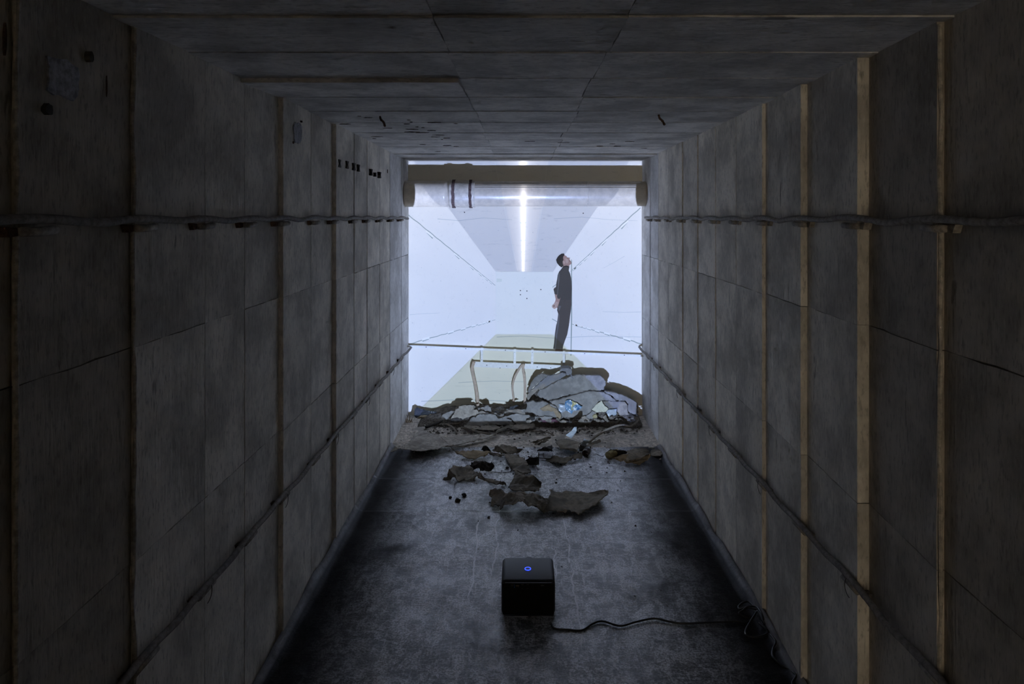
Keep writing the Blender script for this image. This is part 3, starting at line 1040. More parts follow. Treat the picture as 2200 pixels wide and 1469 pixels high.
slab([(1180, 580), (1445, 560), (1600, 618), (1790, 684), (1940, 790), (1955, 905), (1400, 900), (1200, 800)], 'felt_dark', 'added dark filler slab blocking light behind the cracks at the right end of the heap', 20, 0.03, 0.02, 0.004)  # filler added behind the slabs to stop beam light leaking through
slab([(228, 775), (330, 738), (380, 764), (490, 752), (592, 790), (690, 836), (740, 904), (775, 962), (770, 1034), (700, 994), (440, 992), (350, 934), (220, 902), (240, 820)], 'felt_grey', 'low curled slab at the lower left of the tall heap', 8, -0.035, 0.014, 0.010)
slab([(440, 866), (580, 800), (604, 832), (700, 872), (768, 964), (768, 1034), (704, 1000), (654, 904), (474, 896)], 'felt_tan', 'tan peeled flake on the low curled slab', 9, -0.045, 0.005, 0.004, name='felt_flake')
slab([(1258, 872), (1340, 782), (1415, 742), (1442, 802), (1512, 866), (1482, 906), (1320, 922)], 'paper_cream', 'cream coloured torn sheet standing in the heap', 10, -0.032, 0.004, 0.004, name='paper_scrap', cat='paper')
slab([(1482, 924), (1532, 882), (1642, 872), (1650, 962), (1532, 994)], 'plastic_pale', 'pale blue plastic piece at the foot of the heap', 11, -0.038, 0.005, 0.004, name='plastic_piece', cat='plastic')
slab([(832, 800), (850, 742), (900, 722), (1020, 772), (1105, 832), (1080, 872), (960, 912), (940, 946), (880, 902), (846, 888)], 'blue_print', 'crumpled blue printed plastic packet in the heap', 12, -0.038, 0.006, 0.014, name='plastic_packet', cat='packet')
slab([(738, 790), (828, 806), (870, 830), (846, 890), (780, 938), (735, 880)], 'plastic_pale', 'clear crumpled plastic wrap left of the blue packet', 13, -0.040, 0.005, 0.010, name='plastic_wrap', cat='plastic')
slab([(1438, 1000), (1482, 958), (1524, 1060), (1620, 1078), (1702, 1050), (1640, 1096), (1530, 1096), (1470, 1060)], 'felt_brown', 'curled brown strip lying at the foot of the heap', 14, -0.055, 0.006, 0.006, name='felt_strip')
slab([(1060, 1010), (1160, 975), (1240, 1060), (1250, 1100), (1130, 1095), (1020, 1060)], 'felt_brown', 'brown folded scrap below the blue packet', 15, -0.05, 0.008, 0.010, name='felt_scrap')
slab([(1160, 990), (1270, 900), (1320, 925), (1300, 1010), (1220, 1040)], 'felt_grey', 'small grey shard under the cream sheet', 16, -0.04, 0.008, 0.006)
slab([(440, 1040), (700, 1030), (720, 1070), (520, 1080), (440, 1060)], 'maroon', 'dark maroon strip at the foot of the heap', 17, -0.05, 0.008, 0.004, name='plastic_strip', cat='plastic')
slab([(1260, 985), (1330, 955), (1345, 1000), (1290, 1020)], 'foam_yellow', 'small ochre lump under the cream sheet', 18, -0.05, 0.02, 0.006, name='foam_lump', cat='foam')
slab([(430, 1000), (560, 985), (640, 1000), (600, 1045), (480, 1050)], 'felt_grey', 'small broken slab in front of the low curled slab', 19, -0.05, 0.01, 0.006)


def Yl(py, b=0.0):
    return min(5.64, CAMZ * 0.985 * F / (max(py, 889) - VY)) + b


def lslab(pts, mat, label, seed, dy=0.0, thick=0.010, amp=0.008, name='felt_slab', cat='rubble slab', group='torn felt slabs in the heap', ragged=0.009):
    pp = []
    for x, y in pts:
        px, py = c2(x, y)
        Y = min(5.62 - (py - 868) * 0.0019, (CAMZ - 0.012) * F / (py - VY)) + dy
        pp.append(P(px, py, Y))
    o = sheet(name, pp, mat, None, thick, amp, seed, 3, ragged, 12, Vector((0, 0.8, -0.4)))
    return tag(o, label, cat, group)


lslab([(218, 480), (226, 352), (258, 332), (400, 372), (560, 402), (622, 432), (582, 462), (420, 470), (330, 480), (262, 500)], 'felt_blueblack', 'curled blue-black sheet standing at the left end of the heap', 31, 0.125, 0.004, 0.008, name='curled_sheet', cat='sheet')
lslab([(258, 500), (330, 462), (480, 445), (590, 452), (560, 486), (400, 492), (300, 512)], 'felt_tan', 'tan underside strip below the curled blue-black sheet', 32, 0.11, 0.004, 0.004, name='felt_strip')
lslab([(655, 480), (680, 430), (760, 402), (862, 368), (790, 460), (720, 515)], 'felt_grey', 'leftmost rounded grey slab of the low heap', 33, 0.0)
lslab([(800, 505), (880, 372), (930, 322), (1050, 290), (1160, 295), (1184, 322), (1150, 362), (1222, 382), (1242, 432), (1162, 452), (1050, 482), (980, 532), (900, 505)], 'felt_dusty', 'pale upright slab left of the first bent strip', 34, -0.01, 0.012, 0.014)
lslab([(1000, 612), (1110, 512), (1240, 442), (1500, 440), (1540, 504), (1700, 504), (1800, 582), (1750, 604), (1420, 592), (1250, 622)], 'felt_grey', 'flat grey slab lying in front of the bent strips', 35, -0.02, 0.010, 0.006)
lslab([(1556, 512), (1720, 452), (1840, 430), (2030, 440), (2190, 482), (2080, 562), (1840, 604), (1806, 582), (1744, 492)], 'felt_grey', 'flat grey slab with a crack joining the low and tall heaps', 36, -0.02, 0.010, 0.006)
lslab([(1282, 345), (1370, 298), (1420, 330), (1434, 392), (1330, 376)], 'felt_grey', 'small upright chip between the bent strips', 37, 0.0, 0.015, 0.010)
lslab([(1640, 402), (1720, 362), (1830, 340), (1962, 370), (1966, 442), (1800, 412)], 'felt_dusty', 'bowed dusty slab right of the second bent strip', 38, -0.01, 0.012, 0.008)
lslab([(1220, 400), (1300, 385), (1480, 460), (1420, 480), (1260, 440)], 'felt_dusty', 'narrow dusty shard lying behind the flat grey slab', 39, -0.005, 0.010, 0.006)
lslab([(1700, 380), (1740, 320), (1830, 285), (1880, 300), (1800, 345), (1730, 400)], 'felt_blueblack', 'dark blue crumpled strip at the foot of the third bent strip', 40, 0.0, 0.010, 0.012, name='felt_strip')
lslab([(1500, 702), (1640, 640), (1720, 600), (2100, 588), (2140, 640), (1990, 672), (1840, 702), (1720, 656), (1580, 702)], 'felt_brown', 'brown front lip hanging off the flat grey slab', 41, -0.03, 0.006, 0.008, name='felt_scrap')
lslab([(1000, 650), (1020, 600), (1250, 620), (1500, 600), (1600, 640), (1480, 690), (1200, 680)], 'felt_brown', 'brown flat scrap in front of the low heap', 42, -0.03, 0.006, 0.006, name='felt_scrap')
lslab([(780, 520), (900, 480), (1000, 530), (900, 560), (800, 560)], 'felt_dark', 'black broken strip under the pale upright slab', 43, -0.02, 0.010, 0.008, name='felt_strip')
ORD = ('first second third fourth fifth sixth seventh eighth ninth tenth eleventh twelfth thirteenth fourteenth fifteenth sixteenth seventeenth eighteenth nineteenth twentieth '
       'twenty-first twenty-second twenty-third twenty-fourth').split()
rng = random.Random(4)


def chip_row(n, x0, x1, y0, y1, r0, r1, mats, where, fun, seed, dlo, dhi, group):
    for k in range(n):
        cx = x0 + (x1 - x0) * (k + rng.uniform(0.15, 0.85)) / n
        cy = rng.uniform(y0, y1)
        r = rng.uniform(r0, r1)
        m = rng.randint(4, 6)
        an = rng.uniform(0, 6)
        pts = [(cx + r * rng.uniform(0.7, 1.3) * math.cos(an + 6.283 * q / m), cy + 0.5 * r * rng.uniform(0.6, 1.3) * math.sin(an + 6.283 * q / m)) for q in range(m)]
        mat = rng.choice(mats)
        colr = {'felt_grey': 'grey', 'felt_dusty': 'dusty beige', 'felt_dark': 'black', 'felt_brown': 'brown', 'rubble_dark': 'dark'}[mat]
        fun(pts, mat, '%s felt chip, %s from the left %s' % (colr, ORD[k], where), seed + k, rng.uniform(dlo, dhi), 0.008, 0.006, name='felt_chip', cat='rubble chip', group=group)


chip_row(22, 1230, 2000, 340, 455, 16, 46, ['felt_grey', 'felt_dusty', 'felt_grey', 'felt_dark', 'felt_brown'], 'in the crumbled low heap', lslab, 60, -0.03, 0.01, 'felt chips in the low heap')
chip_row(24, 240, 1980, 1005, 1075, 20, 60, ['felt_dark', 'felt_brown', 'felt_brown', 'rubble_dark', 'felt_grey'], 'at the foot of the tall heap', slab, 110, -0.09, -0.04, 'chips at the foot of the tall heap')


# ------------------------------------------------------------------ scraps on the floor
def fsheet(pts, conv, mat, label, seed, name='felt_scrap', cat='felt scrap', thick=0.005, amp=0.010, group=None, ragged=0.009, freq=11, base=0.012):
    pp = []
    for x, y, h in pts:
        px, py = conv(x, y)
        pp.append(PF(px, py, h + base))
    o = sheet(name, pp, mat, None, thick, amp, seed, 3, ragged, freq, Vector((0, 0, -1)))
    for v in o.data.vertices:
        v.co.z = max(v.co.z, 0.004)
        if 'plastic' not in mat:
            v.co.z = min(v.co.z, 0.116 - 0.0335 * (v.co.y - 3.13) - 0.002 * (v.index % 3))
    return tag(o, label, cat, group)


SCR = 'torn felt scraps on the tunnel floor'
c4 = cr(940, 940, 5.789)
c6 = cr(1140, 890, 7.333)
fsheet([(-190, 1020, 0.0), (-60, 950, 0.04), (60, 905, 0.05), (150, 860, 0.03), (250, 735, 0.01), (400, 705, 0.01), (560, 742, 0.035), (640, 780, 0.045), (820, 815, 0.03), (960, 842, 0.02), (1300, 800, 0.01), (1480, 762, 0.0), (1440, 795, 0.008), (1150, 855, 0.02),
        (820, 930, 0.03), (560, 985, 0.045), (330, 1000, 0.055), (150, 975, 0.055), (0, 965, 0.05), (-120, 1010, 0.02)], c2, 'felt_flap', 'large buckled brown felt flap lifted off the floor by the left wall', 70, amp=0.012, group=SCR, freq=6)
fsheet([(1395, 665, 0.03), (1600, 672, 0.02), (1850, 690, 0.015), (2040, 692, 0.015), (2062, 652, 0.05), (2122, 668, 0.06), (2116, 712, 0.045), (1900, 862, 0.035), (1745, 952, 0.03), (1700, 925, 0.03), (1640, 905, 0.02), (1560, 915, 0.025), (1440, 900, 0.03), (1330, 890, 0.035), (1390, 780, 0.045)],
       c4, 'felt_brown', 'nearest brown felt scrap, its smooth half with the curled right edge', 71, amp=0.010, group=SCR)
fsheet([(640, 712, 0.02), (662, 680, 0.03), (722, 655, 0.03), (860, 682, 0.05), (960, 690, 0.07), (1060, 655, 0.06), (1200, 700, 0.05), (1310, 716, 0.04), (1402, 742, 0.05), (1390, 800, 0.05), (1330, 890, 0.035), (1230, 862, 0.05), (1150, 832, 0.06), (1050, 762, 0.085), (960, 802, 0.07),
        (850, 850, 0.05), (780, 872, 0.03), (772, 832, 0.03), (660, 842, 0.01), (682, 752, 0.03)], c4, 'felt_brown', 'nearest crumpled felt scrap, its torn and folded left half', 72, amp=0.026, group=SCR, freq=16, ragged=0.009)
fsheet([(960, 402, 0.05), (1000, 405, 0.055), (1050, 440, 0.06), (1110, 450, 0.075), (1160, 425, 0.08), (1222, 490, 0.06), (1292, 545, 0.05), (1282, 600, 0.02), (1250, 652, 0.02), (1200, 672, 0.02), (1090, 642, 0.03), (980, 662, 0.02), (940, 660, 0.02), (870, 602, 0.02), (900, 550, 0.03), (950, 470, 0.05)],
       c4, 'felt_brown', 'peaked brown felt scrap just behind the nearest crumpled one', 73, amp=0.016, group=SCR)
fsheet([(832, 205, 0.01), (1000, 205, 0.02), (1080, 262, 0.02), (1112, 300, 0.03), (1140, 370, 0.02), (1162, 432, 0.01), (1060, 442, 0.01), (960, 402, 0.01), (920, 392, 0.0), (900, 330, 0.01), (860, 272, 0.01)], c4, 'felt_brown', 'narrow flat felt strip leading back from the peaked scrap', 74, amp=0.006, group=SCR)
fsheet([(45, 522, 0.0), (130, 470, 0.02), (145, 392, 0.05), (190, 352, 0.05), (310, 356, 0.04), (400, 352, 0.03), (450, 392, 0.03), (502, 420, 0.04), (490, 482, 0.03), (440, 520, 0.01), (260, 546, 0.0), (222, 480, 0.035), (150, 520, 0.0)], c4, 'felt_brown', 'cupped brown felt scrap left of the peaked one', 75, amp=0.014, group=SCR)
fsheet([(510, 410, 0.03), (560, 470, 0.02), (620, 502, 0.01), (780, 546, 0.02), (852, 560, 0.02), (822, 582, 0.0), (740, 576, 0.01), (600, 532, 0.0), (500, 492, 0.01)], c4, 'felt_brown', 'thin curved felt sliver between the cupped and peaked scraps', 76, amp=0.006, group=SCR)
fsheet([(402, 332, 0.02), (452, 295, 0.05), (560, 290, 0.05), (640, 310, 0.04), (706, 320, 0.04), (700, 382, 0.01), (600, 422, 0.0), (520, 382, 0.03), (440, 372, 0.03)], c4, 'felt_dark', 'black crumpled clump behind the cupped scrap', 77, amp=0.030, group=SCR, ragged=0.014, freq=22)
fsheet([(225, 172, 0.03), (400, 150, 0.03), (560, 160, 0.03), (652, 176, 0.035), (580, 225, 0.02), (470, 250, 0.012), (340, 242, 0.015), (300, 210, 0.02), (237, 202, 0.02)], c4, 'felt_tan', 'tan boat-shaped scrap in front of the large left flap', 78, amp=0.008, group=SCR)
fsheet([(692, 160, 0.01), (720, 92, 0.05), (745, 70, 0.055), (760, 110, 0.045), (800, 82, 0.04), (950, 110, 0.03), (1062, 142, 0.02), (1000, 182, 0.0), (880, 192, 0.01), (760, 182, 0.01)], c4, 'felt_brown', 'arched brown scrap standing behind the tan one', 79, amp=0.008, group=SCR)
fsheet([(545, 152, 0.01), (570, 92, 0.05), (602, 90, 0.05), (672, 162, 0.0), (600, 165, 0.01)], c4, 'felt_dark', 'small pointed dark scrap behind the tan one', 80, amp=0.006, group=SCR)
fsheet([(1090, 292, 0.02), (1150, 240, 0.05), (1240, 235, 0.05), (1262, 292, 0.03), (1200, 326, 0.0), (1120, 326, 0.0)], c4, 'felt_dark', 'dark rounded lump left of the glass jar', 81, amp=0.014, group=SCR, thick=0.02)
fsheet([(1350, 286, 0.0), (1440, 225, 0.02), (1600, 235, 0.03), (1782, 190, 0.03), (1802, 240, 0.015), (1690, 256, 0.02), (1592, 312, 0.005), (1470, 302, 0.025), (1400, 296, 0.0)], c4, 'felt_brown', 'long brown scrap between the glass jar and the brown bottle', 82, amp=0.012, group=SCR)
fsheet([(1240, 165, 0.01), (1330, 110, 0.04), (1420, 80, 0.05), (1432, 152, 0.03), (1340, 172, 0.01)], c4, 'felt_dark', 'dark scrap behind the glass jar', 83, amp=0.012, group=SCR)
fsheet([(630, 175, 0.03), (740, 180, 0.02), (830, 205, 0.01), (800, 225, 0.005), (700, 215, 0.01)], c4, 'felt_brown', 'small brown scrap touching the end of the tan one', 84, amp=0.006, group=SCR)
fsheet([(390, 432, 0.02), (430, 390, 0.04), (520, 332, 0.06), (600, 342, 0.06), (720, 400, 0.05), (782, 442, 0.04), (742, 560, 0.03), (702, 592, 0.02), (600, 562, 0.035), (560, 500, 0.06), (480, 532, 0.03), (430, 480, 0.04)], c6, 'felt_dusty', 'dusty bent board piece holding the white plastic shard', 85, amp=0.012, group=SCR)
fsheet([(560, 322, 0.06), (640, 260, 0.085), (690, 200, 0.11), (724, 195, 0.11), (727, 250, 0.09), (680, 322, 0.065), (640, 372, 0.05), (600, 342, 0.055)], c6, 'plastic_shard', 'white plastic shard sticking up from the middle litter', 86, name='plastic_shard', cat='plastic', amp=0.004, ragged=0.002)
fsheet([(778, 452, 0.03), (830, 420, 0.045), (848, 376, 0.06), (866, 400, 0.05), (932, 405, 0.05), (912, 440, 0.035), (800, 472, 0.025)], c6, 'plastic_shard', 'jagged white plastic shard by the end of the curved stick', 87, name='plastic_shard', cat='plastic', amp=0.005, ragged=0.003)
fsheet([(770, 482, 0.03), (882, 462, 0.03), (872, 522, 0.02), (832, 572, 0.0), (770, 562, 0.01)], c6, 'felt_dark', 'dark scrap under the jagged white shard', 88, amp=0.010, group=SCR)
fsheet([(880, 500, 0.01), (990, 420, 0.02), (1090, 390, 0.02), (1110, 430, 0.01), (980, 470, 0.01), (930, 540, 0.0)], c6, 'felt_brown', 'thin torn scrap beside the lower end of the curved stick', 89, amp=0.006, group=SCR)
fsheet([(20, 432, 0.02), (90, 400, 0.025), (322, 346, 0.02), (304, 372, 0.01), (80, 442, 0.01)], c6, 'felt_brown', 'long narrow scrap left of the white shard', 90, amp=0.005, group=SCR)
fsheet([(50, 472, 0.01), (250, 392, 0.015), (282, 402, 0.01), (112, 474, 0.0)], c6, 'felt_brown', 'flat sliver in front of the long narrow scrap', 91, amp=0.004, group=SCR)
fsheet([(1500, 566, 0.05), (1620, 512, 0.06), (1760, 470, 0.07), (1832, 490, 0.07), (1862, 542, 0.06), (1872, 622, 0.035), (1760, 682, 0.03), (1542, 722, 0.03), (1490, 722, 0.025), (1540, 620, 0.05)], c6, 'felt_brown', 'arched felt sheet covering the bundle by the right wall', 92, amp=0.006, group=SCR)
fsheet([(1310, 692, 0.015), (1420, 632, 0.04), (1540, 622, 0.045), (1500, 730, 0.02), (1560, 740, 0.02), (1870, 630, 0.03), (1892, 622, 0.03), (1880, 670, 0.02), (1722, 782, 0.0), (1482, 742, 0.005)], c6, 'felt_tan', 'tan folded lower sheet of the bundle by the right wall', 93, amp=0.010, group=SCR)
fsheet([(1215, 590, 0.03), (1250, 552, 0.045), (1500, 545, 0.055), (1530, 600, 0.03), (1400, 640, 0.01)], c6, 'felt_dark', 'dark inner lining of the bundle by the right wall', 94, amp=0.006, group=SCR)
fsheet([(1890, 562, 0.0), (2020, 540, 0.01), (2086, 630, 0.005), (2000, 648, 0.01), (1900, 642, 0.0)], c6, 'felt_brown', 'thin flat scrap between the bundle and the right wall', 95, amp=0.006, group=SCR)


def rod(name, pts, r, mat, label, cat, conv, seed=0, group=None, hgt=None, seg=8, jit=0.15):
    pp = [PF(*conv(x, y), h) for x, y, h in pts]
    bm = bmesh.new()
    tube(bm, smooth_path(pp, 6), r, seg, jit, seed)
    o = link(name, bm, mat, smooth=True)
    return tag(o, label, cat, group)


rod('bent_stick', [(1700, 85, 0.05), (1640, 150, 0.04), (1560, 185, 0.03), (1440, 168, 0.05), (1330, 188, 0.06), (1200, 242, 0.055), (1080, 312, 0.04), (1000, 372, 0.03), (915, 445, 0.014)], 0.0085, 'wood_stick', 'thick curved stick reaching from the litter towards the heap at right', 'stick', c6, 3)
rod('curved_tube', [(0, 268, 0.012), (150, 266, 0.014), (260, 282, 0.016), (330, 306, 0.016), (366, 330, 0.012)], 0.0055, 'wood_stick', 'thin curved tube piece lying behind the white shard', 'stick', c6, 5)
rod('broken_stick', [(400, 645, 0.01), (560, 590, 0.02), (720, 530, 0.03), (905, 488, 0.03)], 0.011, 'felt_dark', 'dark broken stick pointing left from the low heap', 'stick', c2, 7)
rod('broken_stick', [(560, 605, 0.01), (800, 590, 0.015), (1065, 575, 0.02)], 0.006, 'wood_stick', 'thin straight stick under the dark broken stick', 'stick', c2, 8)
rod('root_piece', [(745, 605, 0.015), (820, 640, 0.02), (868, 700, 0.02), (885, 745, 0.012)], 0.0085, 'wood_stick', 'short bent root piece on the dirt left of centre', 'stick', c2, 9)
rod('flat_lath', [(960, 645, 0.01), (1120, 690, 0.012), (1300, 730, 0.015), (1500, 765, 0.015)], 0.008, 'felt_dusty', 'long dusty lath lying across the dirt in front of the low heap', 'stick', c2, 10)
rod('twig', [(640, 800, 0.05), (740, 890, 0.05), (800, 960, 0.04), (880, 1030, 0.02)], 0.0016, 'wood_stick', 'thin twig leaning over the large left flap', 'twig', c2, 11, jit=0.3)
rod('twig', [(680, 425, 0.006), (780, 435, 0.01), (860, 432, 0.012), (920, 415, 0.01)], 0.0022, 'felt_dark', 'thin twig on the felt behind the sliver', 'twig', c4, 12, jit=0.3)
rod('twig', [(1040, 622, 0.03), (1100, 655, 0.02), (1150, 660, 0.012)], 0.002, 'felt_dark', 'thin twig at the left end of the yellow roll', 'twig', c6, 13, jit=0.3)
rod('plastic_tube', [(1858, 520, 0.02), (1900, 518, 0.022), (1945, 530, 0.02)], 0.006, 'plastic_white', 'short white plastic tube behind the bundle by the right wall', 'tube', c6, 14, jit=0.02)
rod('foam_roll', [(1215, 645, 0.03), (1280, 620, 0.03), (1370, 600, 0.03)], 0.024, 'foam_yellow', 'yellowish foam roll poking out of the bundle', 'roll', c6, 15, jit=0.1, seg=12)

# glass jar lying on its side
jar = empty('glass_jar', PF(*c4(1345, 262), 0.01), 'clear glass jar lying on its side in the litter', 'jar')
ja, jb = PF(*c4(1265, 218), 0.034), PF(*c4(1432, 228), 0.034)
bm = bmesh.new()
ax = jb - ja
tube(bm, [ja + ax * s for s in (0, 0.04, 0.1, 0.5, 0.8, 0.9, 0.93, 1.0)], lambda s: (0.022, 0.026, 0.028, 0.028, 0.028, 0.024, 0.021, 0.021)[min(7, int(round(s * 7)))], 20)
link('jar_body', bm, 'clear_glass', jar, smooth=True)
bm = bmesh.new()
tube(bm, [ja + ax * s for s in (-0.06, -0.05, 0.03, 0.04)], 0.0235, 20)
link('jar_lid', bm, 'felt_grey', jar, smooth=True)
# brown bottle, its round base towards the camera
bot = empty('brown_bottle', PF(*c4(1835, 240), 0.01), 'dark brown glass bottle lying with its base towards the camera', 'bottle')
b0 = PF(*c4(1835, 200), 0.034)
bd = Vector((0.35, 1, 0)).normalized()
bm = bmesh.new()
prof = [(0, 0.018), (0.003, 0.023), (0.01, 0.026), (0.075, 0.026), (0.09, 0.022), (0.10, 0.012), (0.125, 0.0105), (0.127, 0.012), (0.135, 0.012)]
pts = [b0 + bd * d for d, r in prof]
tube(bm, pts, lambda s: prof[min(len(prof) - 1, int(round(s * (len(prof) - 1))))][1], 20)
link('bottle_body', bm, 'brown_glass', bot, smooth=True)
bm = bmesh.new()
tube(bm, [b0 + bd * d for d in (0.02, 0.021, 0.06, 0.061)], 0.0265, 20)
link('bottle_label', bm, 'felt_dark', bot, smooth=True)


# crumbs too many and small to count
def crumbs(name, n, region, smin, smax, mat, label, seed):
    r = random.Random(seed)
    bm = bmesh.new()
    for _ in range(n):
        x, y, z = region(r)
        s = smin + (smax - smin) * r.random() ** 3
        pts = []
        for q in range(6):
            a = q * math.pi / 3 + r.random()
            pts.append((x + s * math.cos(a) * r.uniform(0.5, 1.2), y + s * math.sin(a) * r.uniform(0.5, 1.2), z))
        v = [bm.verts.new(p) for p in pts]
        top = bm.verts.new((x + s * r.uniform(-.3, .3), y + s * r.uniform(-.3, .3), z + s * r.uniform(0.3, 1.1)))
        for q in range(6):
            bm.faces.new((v[q], v[(q + 1) % 6], top))
        bm.faces.new(v[::-1])
    o = link(name, bm, mat)
    return tag(o, label, 'crumbs', kind='stuff')


def reg_far(r):
    return (XL + 0.05 + (XR - XL - 0.1) * r.random(), 4.75 + 0.85 * r.random(), 0.006)


def reg_heap(r):
    return (XL + 0.2 + (XR - XL - 0.25) * r.random(), 5.32 + 0.25 * r.random(), 0.008)


def reg_litter(r):
    return (r.gauss(0.12, 0.3), r.gauss(4.7, 0.3), 0.012)


def reg_near(r):
    return (r.uniform(-0.75, 0.8), r.uniform(2.6, 4.5), 0.009)


crumbs('dirt_crumbs', 900, reg_far, 0.002, 0.012, 'dirt', 'loose dirt crumbs scattered on the floor before the heap', 1)
crumbs('rubble_crumbs', 700, reg_heap, 0.004, 0.022, 'rubble_dark', 'dark crumbs along the foot of the heap', 2)
crumbs('felt_crumbs', 420, reg_litter, 0.002, 0.012, 'felt_dark', 'black felt crumbs among the litter in mid tunnel', 3)
crumbs('tar_crumbs', 120, reg_near, 0.0015, 0.007, 'felt_dark', 'sparse black crumbs on the felt around the projector', 4)
crumbs('plaster_flecks', 130, lambda r: (r.uniform(-0.9, 0.1), r.uniform(5.0, 5.5), 0.012), 0.0015, 0.005, 'plastic_white', 'tiny white plaster flecks on the dirt at left', 5)
for i, (x, y, r) in enumerate(((330, 740, 0.016), (250, 805, 0.017), (160, 765, 0.011), (870, 395, 0.012), (640, 1015, 0.010))):
    p = PF(*c4(x, y), 0.0)
    bm = bmesh.new()
    bmesh.ops.create_icosphere(bm, subdivisions=2, radius=r)
    for v in bm.verts:
        v.co *= 1 + 0.5 * noise.noise(v.co * 70 + Vector((i * 9, 0, 0)))
        v.co.z *= 0.6
        v.co += Vector((p.x, p.y, 0.008 + r * 0.4))
    tag(link('tar_lump', bm, 'felt_dark'), ('small black lump left of the nearest crumpled scrap, upper of two', 'small black lump left of the nearest crumpled scrap, lower of two', 'leftmost small black lump beside the nearest crumpled scrap',
                                         'small black lump beside the thin twig', 'narrow black lump standing below the nearest crumpled scrap')[i], 'lump', 'black lumps on the felt')
# dry grass tuft at the left foot of the end wall
tuft = empty('dry_tuft', P(878, 897, 5.62), 'dry grass tuft in the left corner by the end wall', 'plant')
r = random.Random(9)
for k in range(16):
    p = P(876 + r.uniform(-4, 12), 900, 5.6)
    p.z = 0.01
    p.x = max(p.x, XL + 0.02)
    d = Vector((r.uniform(-0.01, 0.035), r.uniform(-0.04, 0.02), r.uniform(0.02, 0.06)))
    bm = bmesh.new()
    tube(bm, smooth_path([p, p + d * 0.6 + Vector((0, 0, 0.004)), p + d * 1.2], 3), lambda s: 0.0022 * (1 - 0.7 * s), 4)
    link('grass_blade', bm, 'felt_tan', tuft)

# ------------------------------------------------------------------ projector
PX0, PX1 = (1077 - VX) / F * 2.885, (1193 - VX) / F * 2.885
PY0, PY1, PZ0, PZ1 = 2.885, 3.095, 0.012, 0.160
pj = empty('projector', ((PX0 + PX1) / 2, (PY0 + PY1) / 2, 0.0), 'black cube projector with a glowing blue ring on the tunnel floor', 'projector')


def rounded_box(bm, a, b, rad, seg=5, axis='y'):
    vs = box(bm, a, b)
    bm.edges.ensure_lookup_table()
    es = [e for e in bm.edges]
    bmesh.ops.bevel(bm, geom=es, offset=rad, segments=seg, profile=0.5, affect='EDGES')


bm = bmesh.new()
rounded_box(bm, (PX0, PY0, PZ0), (PX1, PY1, PZ1), 0.018, 5)
body = link('body', bm, 'black_shell', pj, smooth=True)
bm = bmesh.new()
rounded_box(bm, (PX0 + 0.006, PY0 - 0.003, PZ0 + 0.008), (PX1 - 0.006, PY0 + 0.01, PZ1 - 0.010), 0.0028, 2)
rp = link('rear_panel', bm, 'black_gloss', pj, smooth=False)
xc = (1134 - VX) / F * 2.98
yc = 2.985
bm = bmesh.new()
R0 = 0.0125
tube(bm, [Vector((xc + R0 * math.cos(q * math.pi / 18), yc + R0 * math.sin(q * math.pi / 18), PZ1 + 0.0006)) for q in range(37)], 0.0019, 8)
link('power_ring', bm, 'led_blue', pj, smooth=True)
bm = bmesh.new()
tube(bm, [Vector((xc, yc, PZ1 - 0.002)), Vector((xc, yc, PZ1 + 0.0008))], 0.0112, 24)
link('power_button', bm, 'black_gloss', pj)
bm = bmesh.new()
tube(bm, [Vector((LENS.x, PY1 - 0.01, LENS.z)), Vector((LENS.x, PY1 + 0.006, LENS.z))], 0.030, 28)
lz = link('lens_barrel', bm, 'black_gloss', pj, smooth=False)
bm = bmesh.new()
tube(bm, [Vector((LENS.x, PY1 + 0.004, LENS.z)), Vector((LENS.x, PY1 + 0.0085, LENS.z))], 0.022, 28)
link('lens_glass', bm, 'clear_glass', lz)
bm = bmesh.new()
xs = [PX0 + 0.012, PX0 + 0.112, PX0 + 0.128, PX0 + 0.163, PX0 + 0.172, PX1 - 0.014]
for k in range(0, 6, 2):
    bm2 = bmesh.new()
    box(bm2, (xs[k], PY0 - 0.0005, PZ0 - 0.004), (xs[k + 1], PY0 + 0.03, PZ0 + 0.0012))
    link('base_trim', bm2, 'trim_silver', pj)
bm.free()
for sx in (PX0 + 0.025, PX1 - 0.025):
    for sy in (PY0 + 0.03, PY1 - 0.03):
        bm = bmesh.new()
        tube(bm, [Vector((sx, sy, 0.006)), Vector((sx, sy, PZ0 + 0.004))], 0.011, 14)
        link('foot', bm, 'black_rubber', pj)
bm = bmesh.new()
tube(bm, [Vector((PX0 + 0.016, PY0 - 0.001, PZ1 - 0.006)), Vector((PX1 - 0.016, PY0 - 0.001, PZ1 - 0.006))], 0.0007, 6)
link('edge_seam', bm, 'trim_silver', pj)
cP = cr(1040, 1180, 8.16)


def port(x0, y0, x1, y1, mat, name):
    a, b = P(*cP(x0, y0), PY0 - 0.003), P(*cP(x1, y1), PY0 - 0.003)
    bm = bmesh.new()
    box(bm, (a.x, PY0 - 0.0036, b.z), (b.x, PY0 - 0.0025, a.z))
    link(name, bm, mat, rp)


port(465, 608, 520, 642, 'felt_dark', 'port')
port(476, 628, 506, 640, 'trim_silver', 'port_contact')
port(526, 616, 536, 636, 'blue_port', 'port')
port(526, 648, 538, 670, 'blue_port', 'port')
port(556, 628, 612, 644, 'felt_tan', 'port')
port(556, 646, 612, 664, 'felt_dark', 'port')


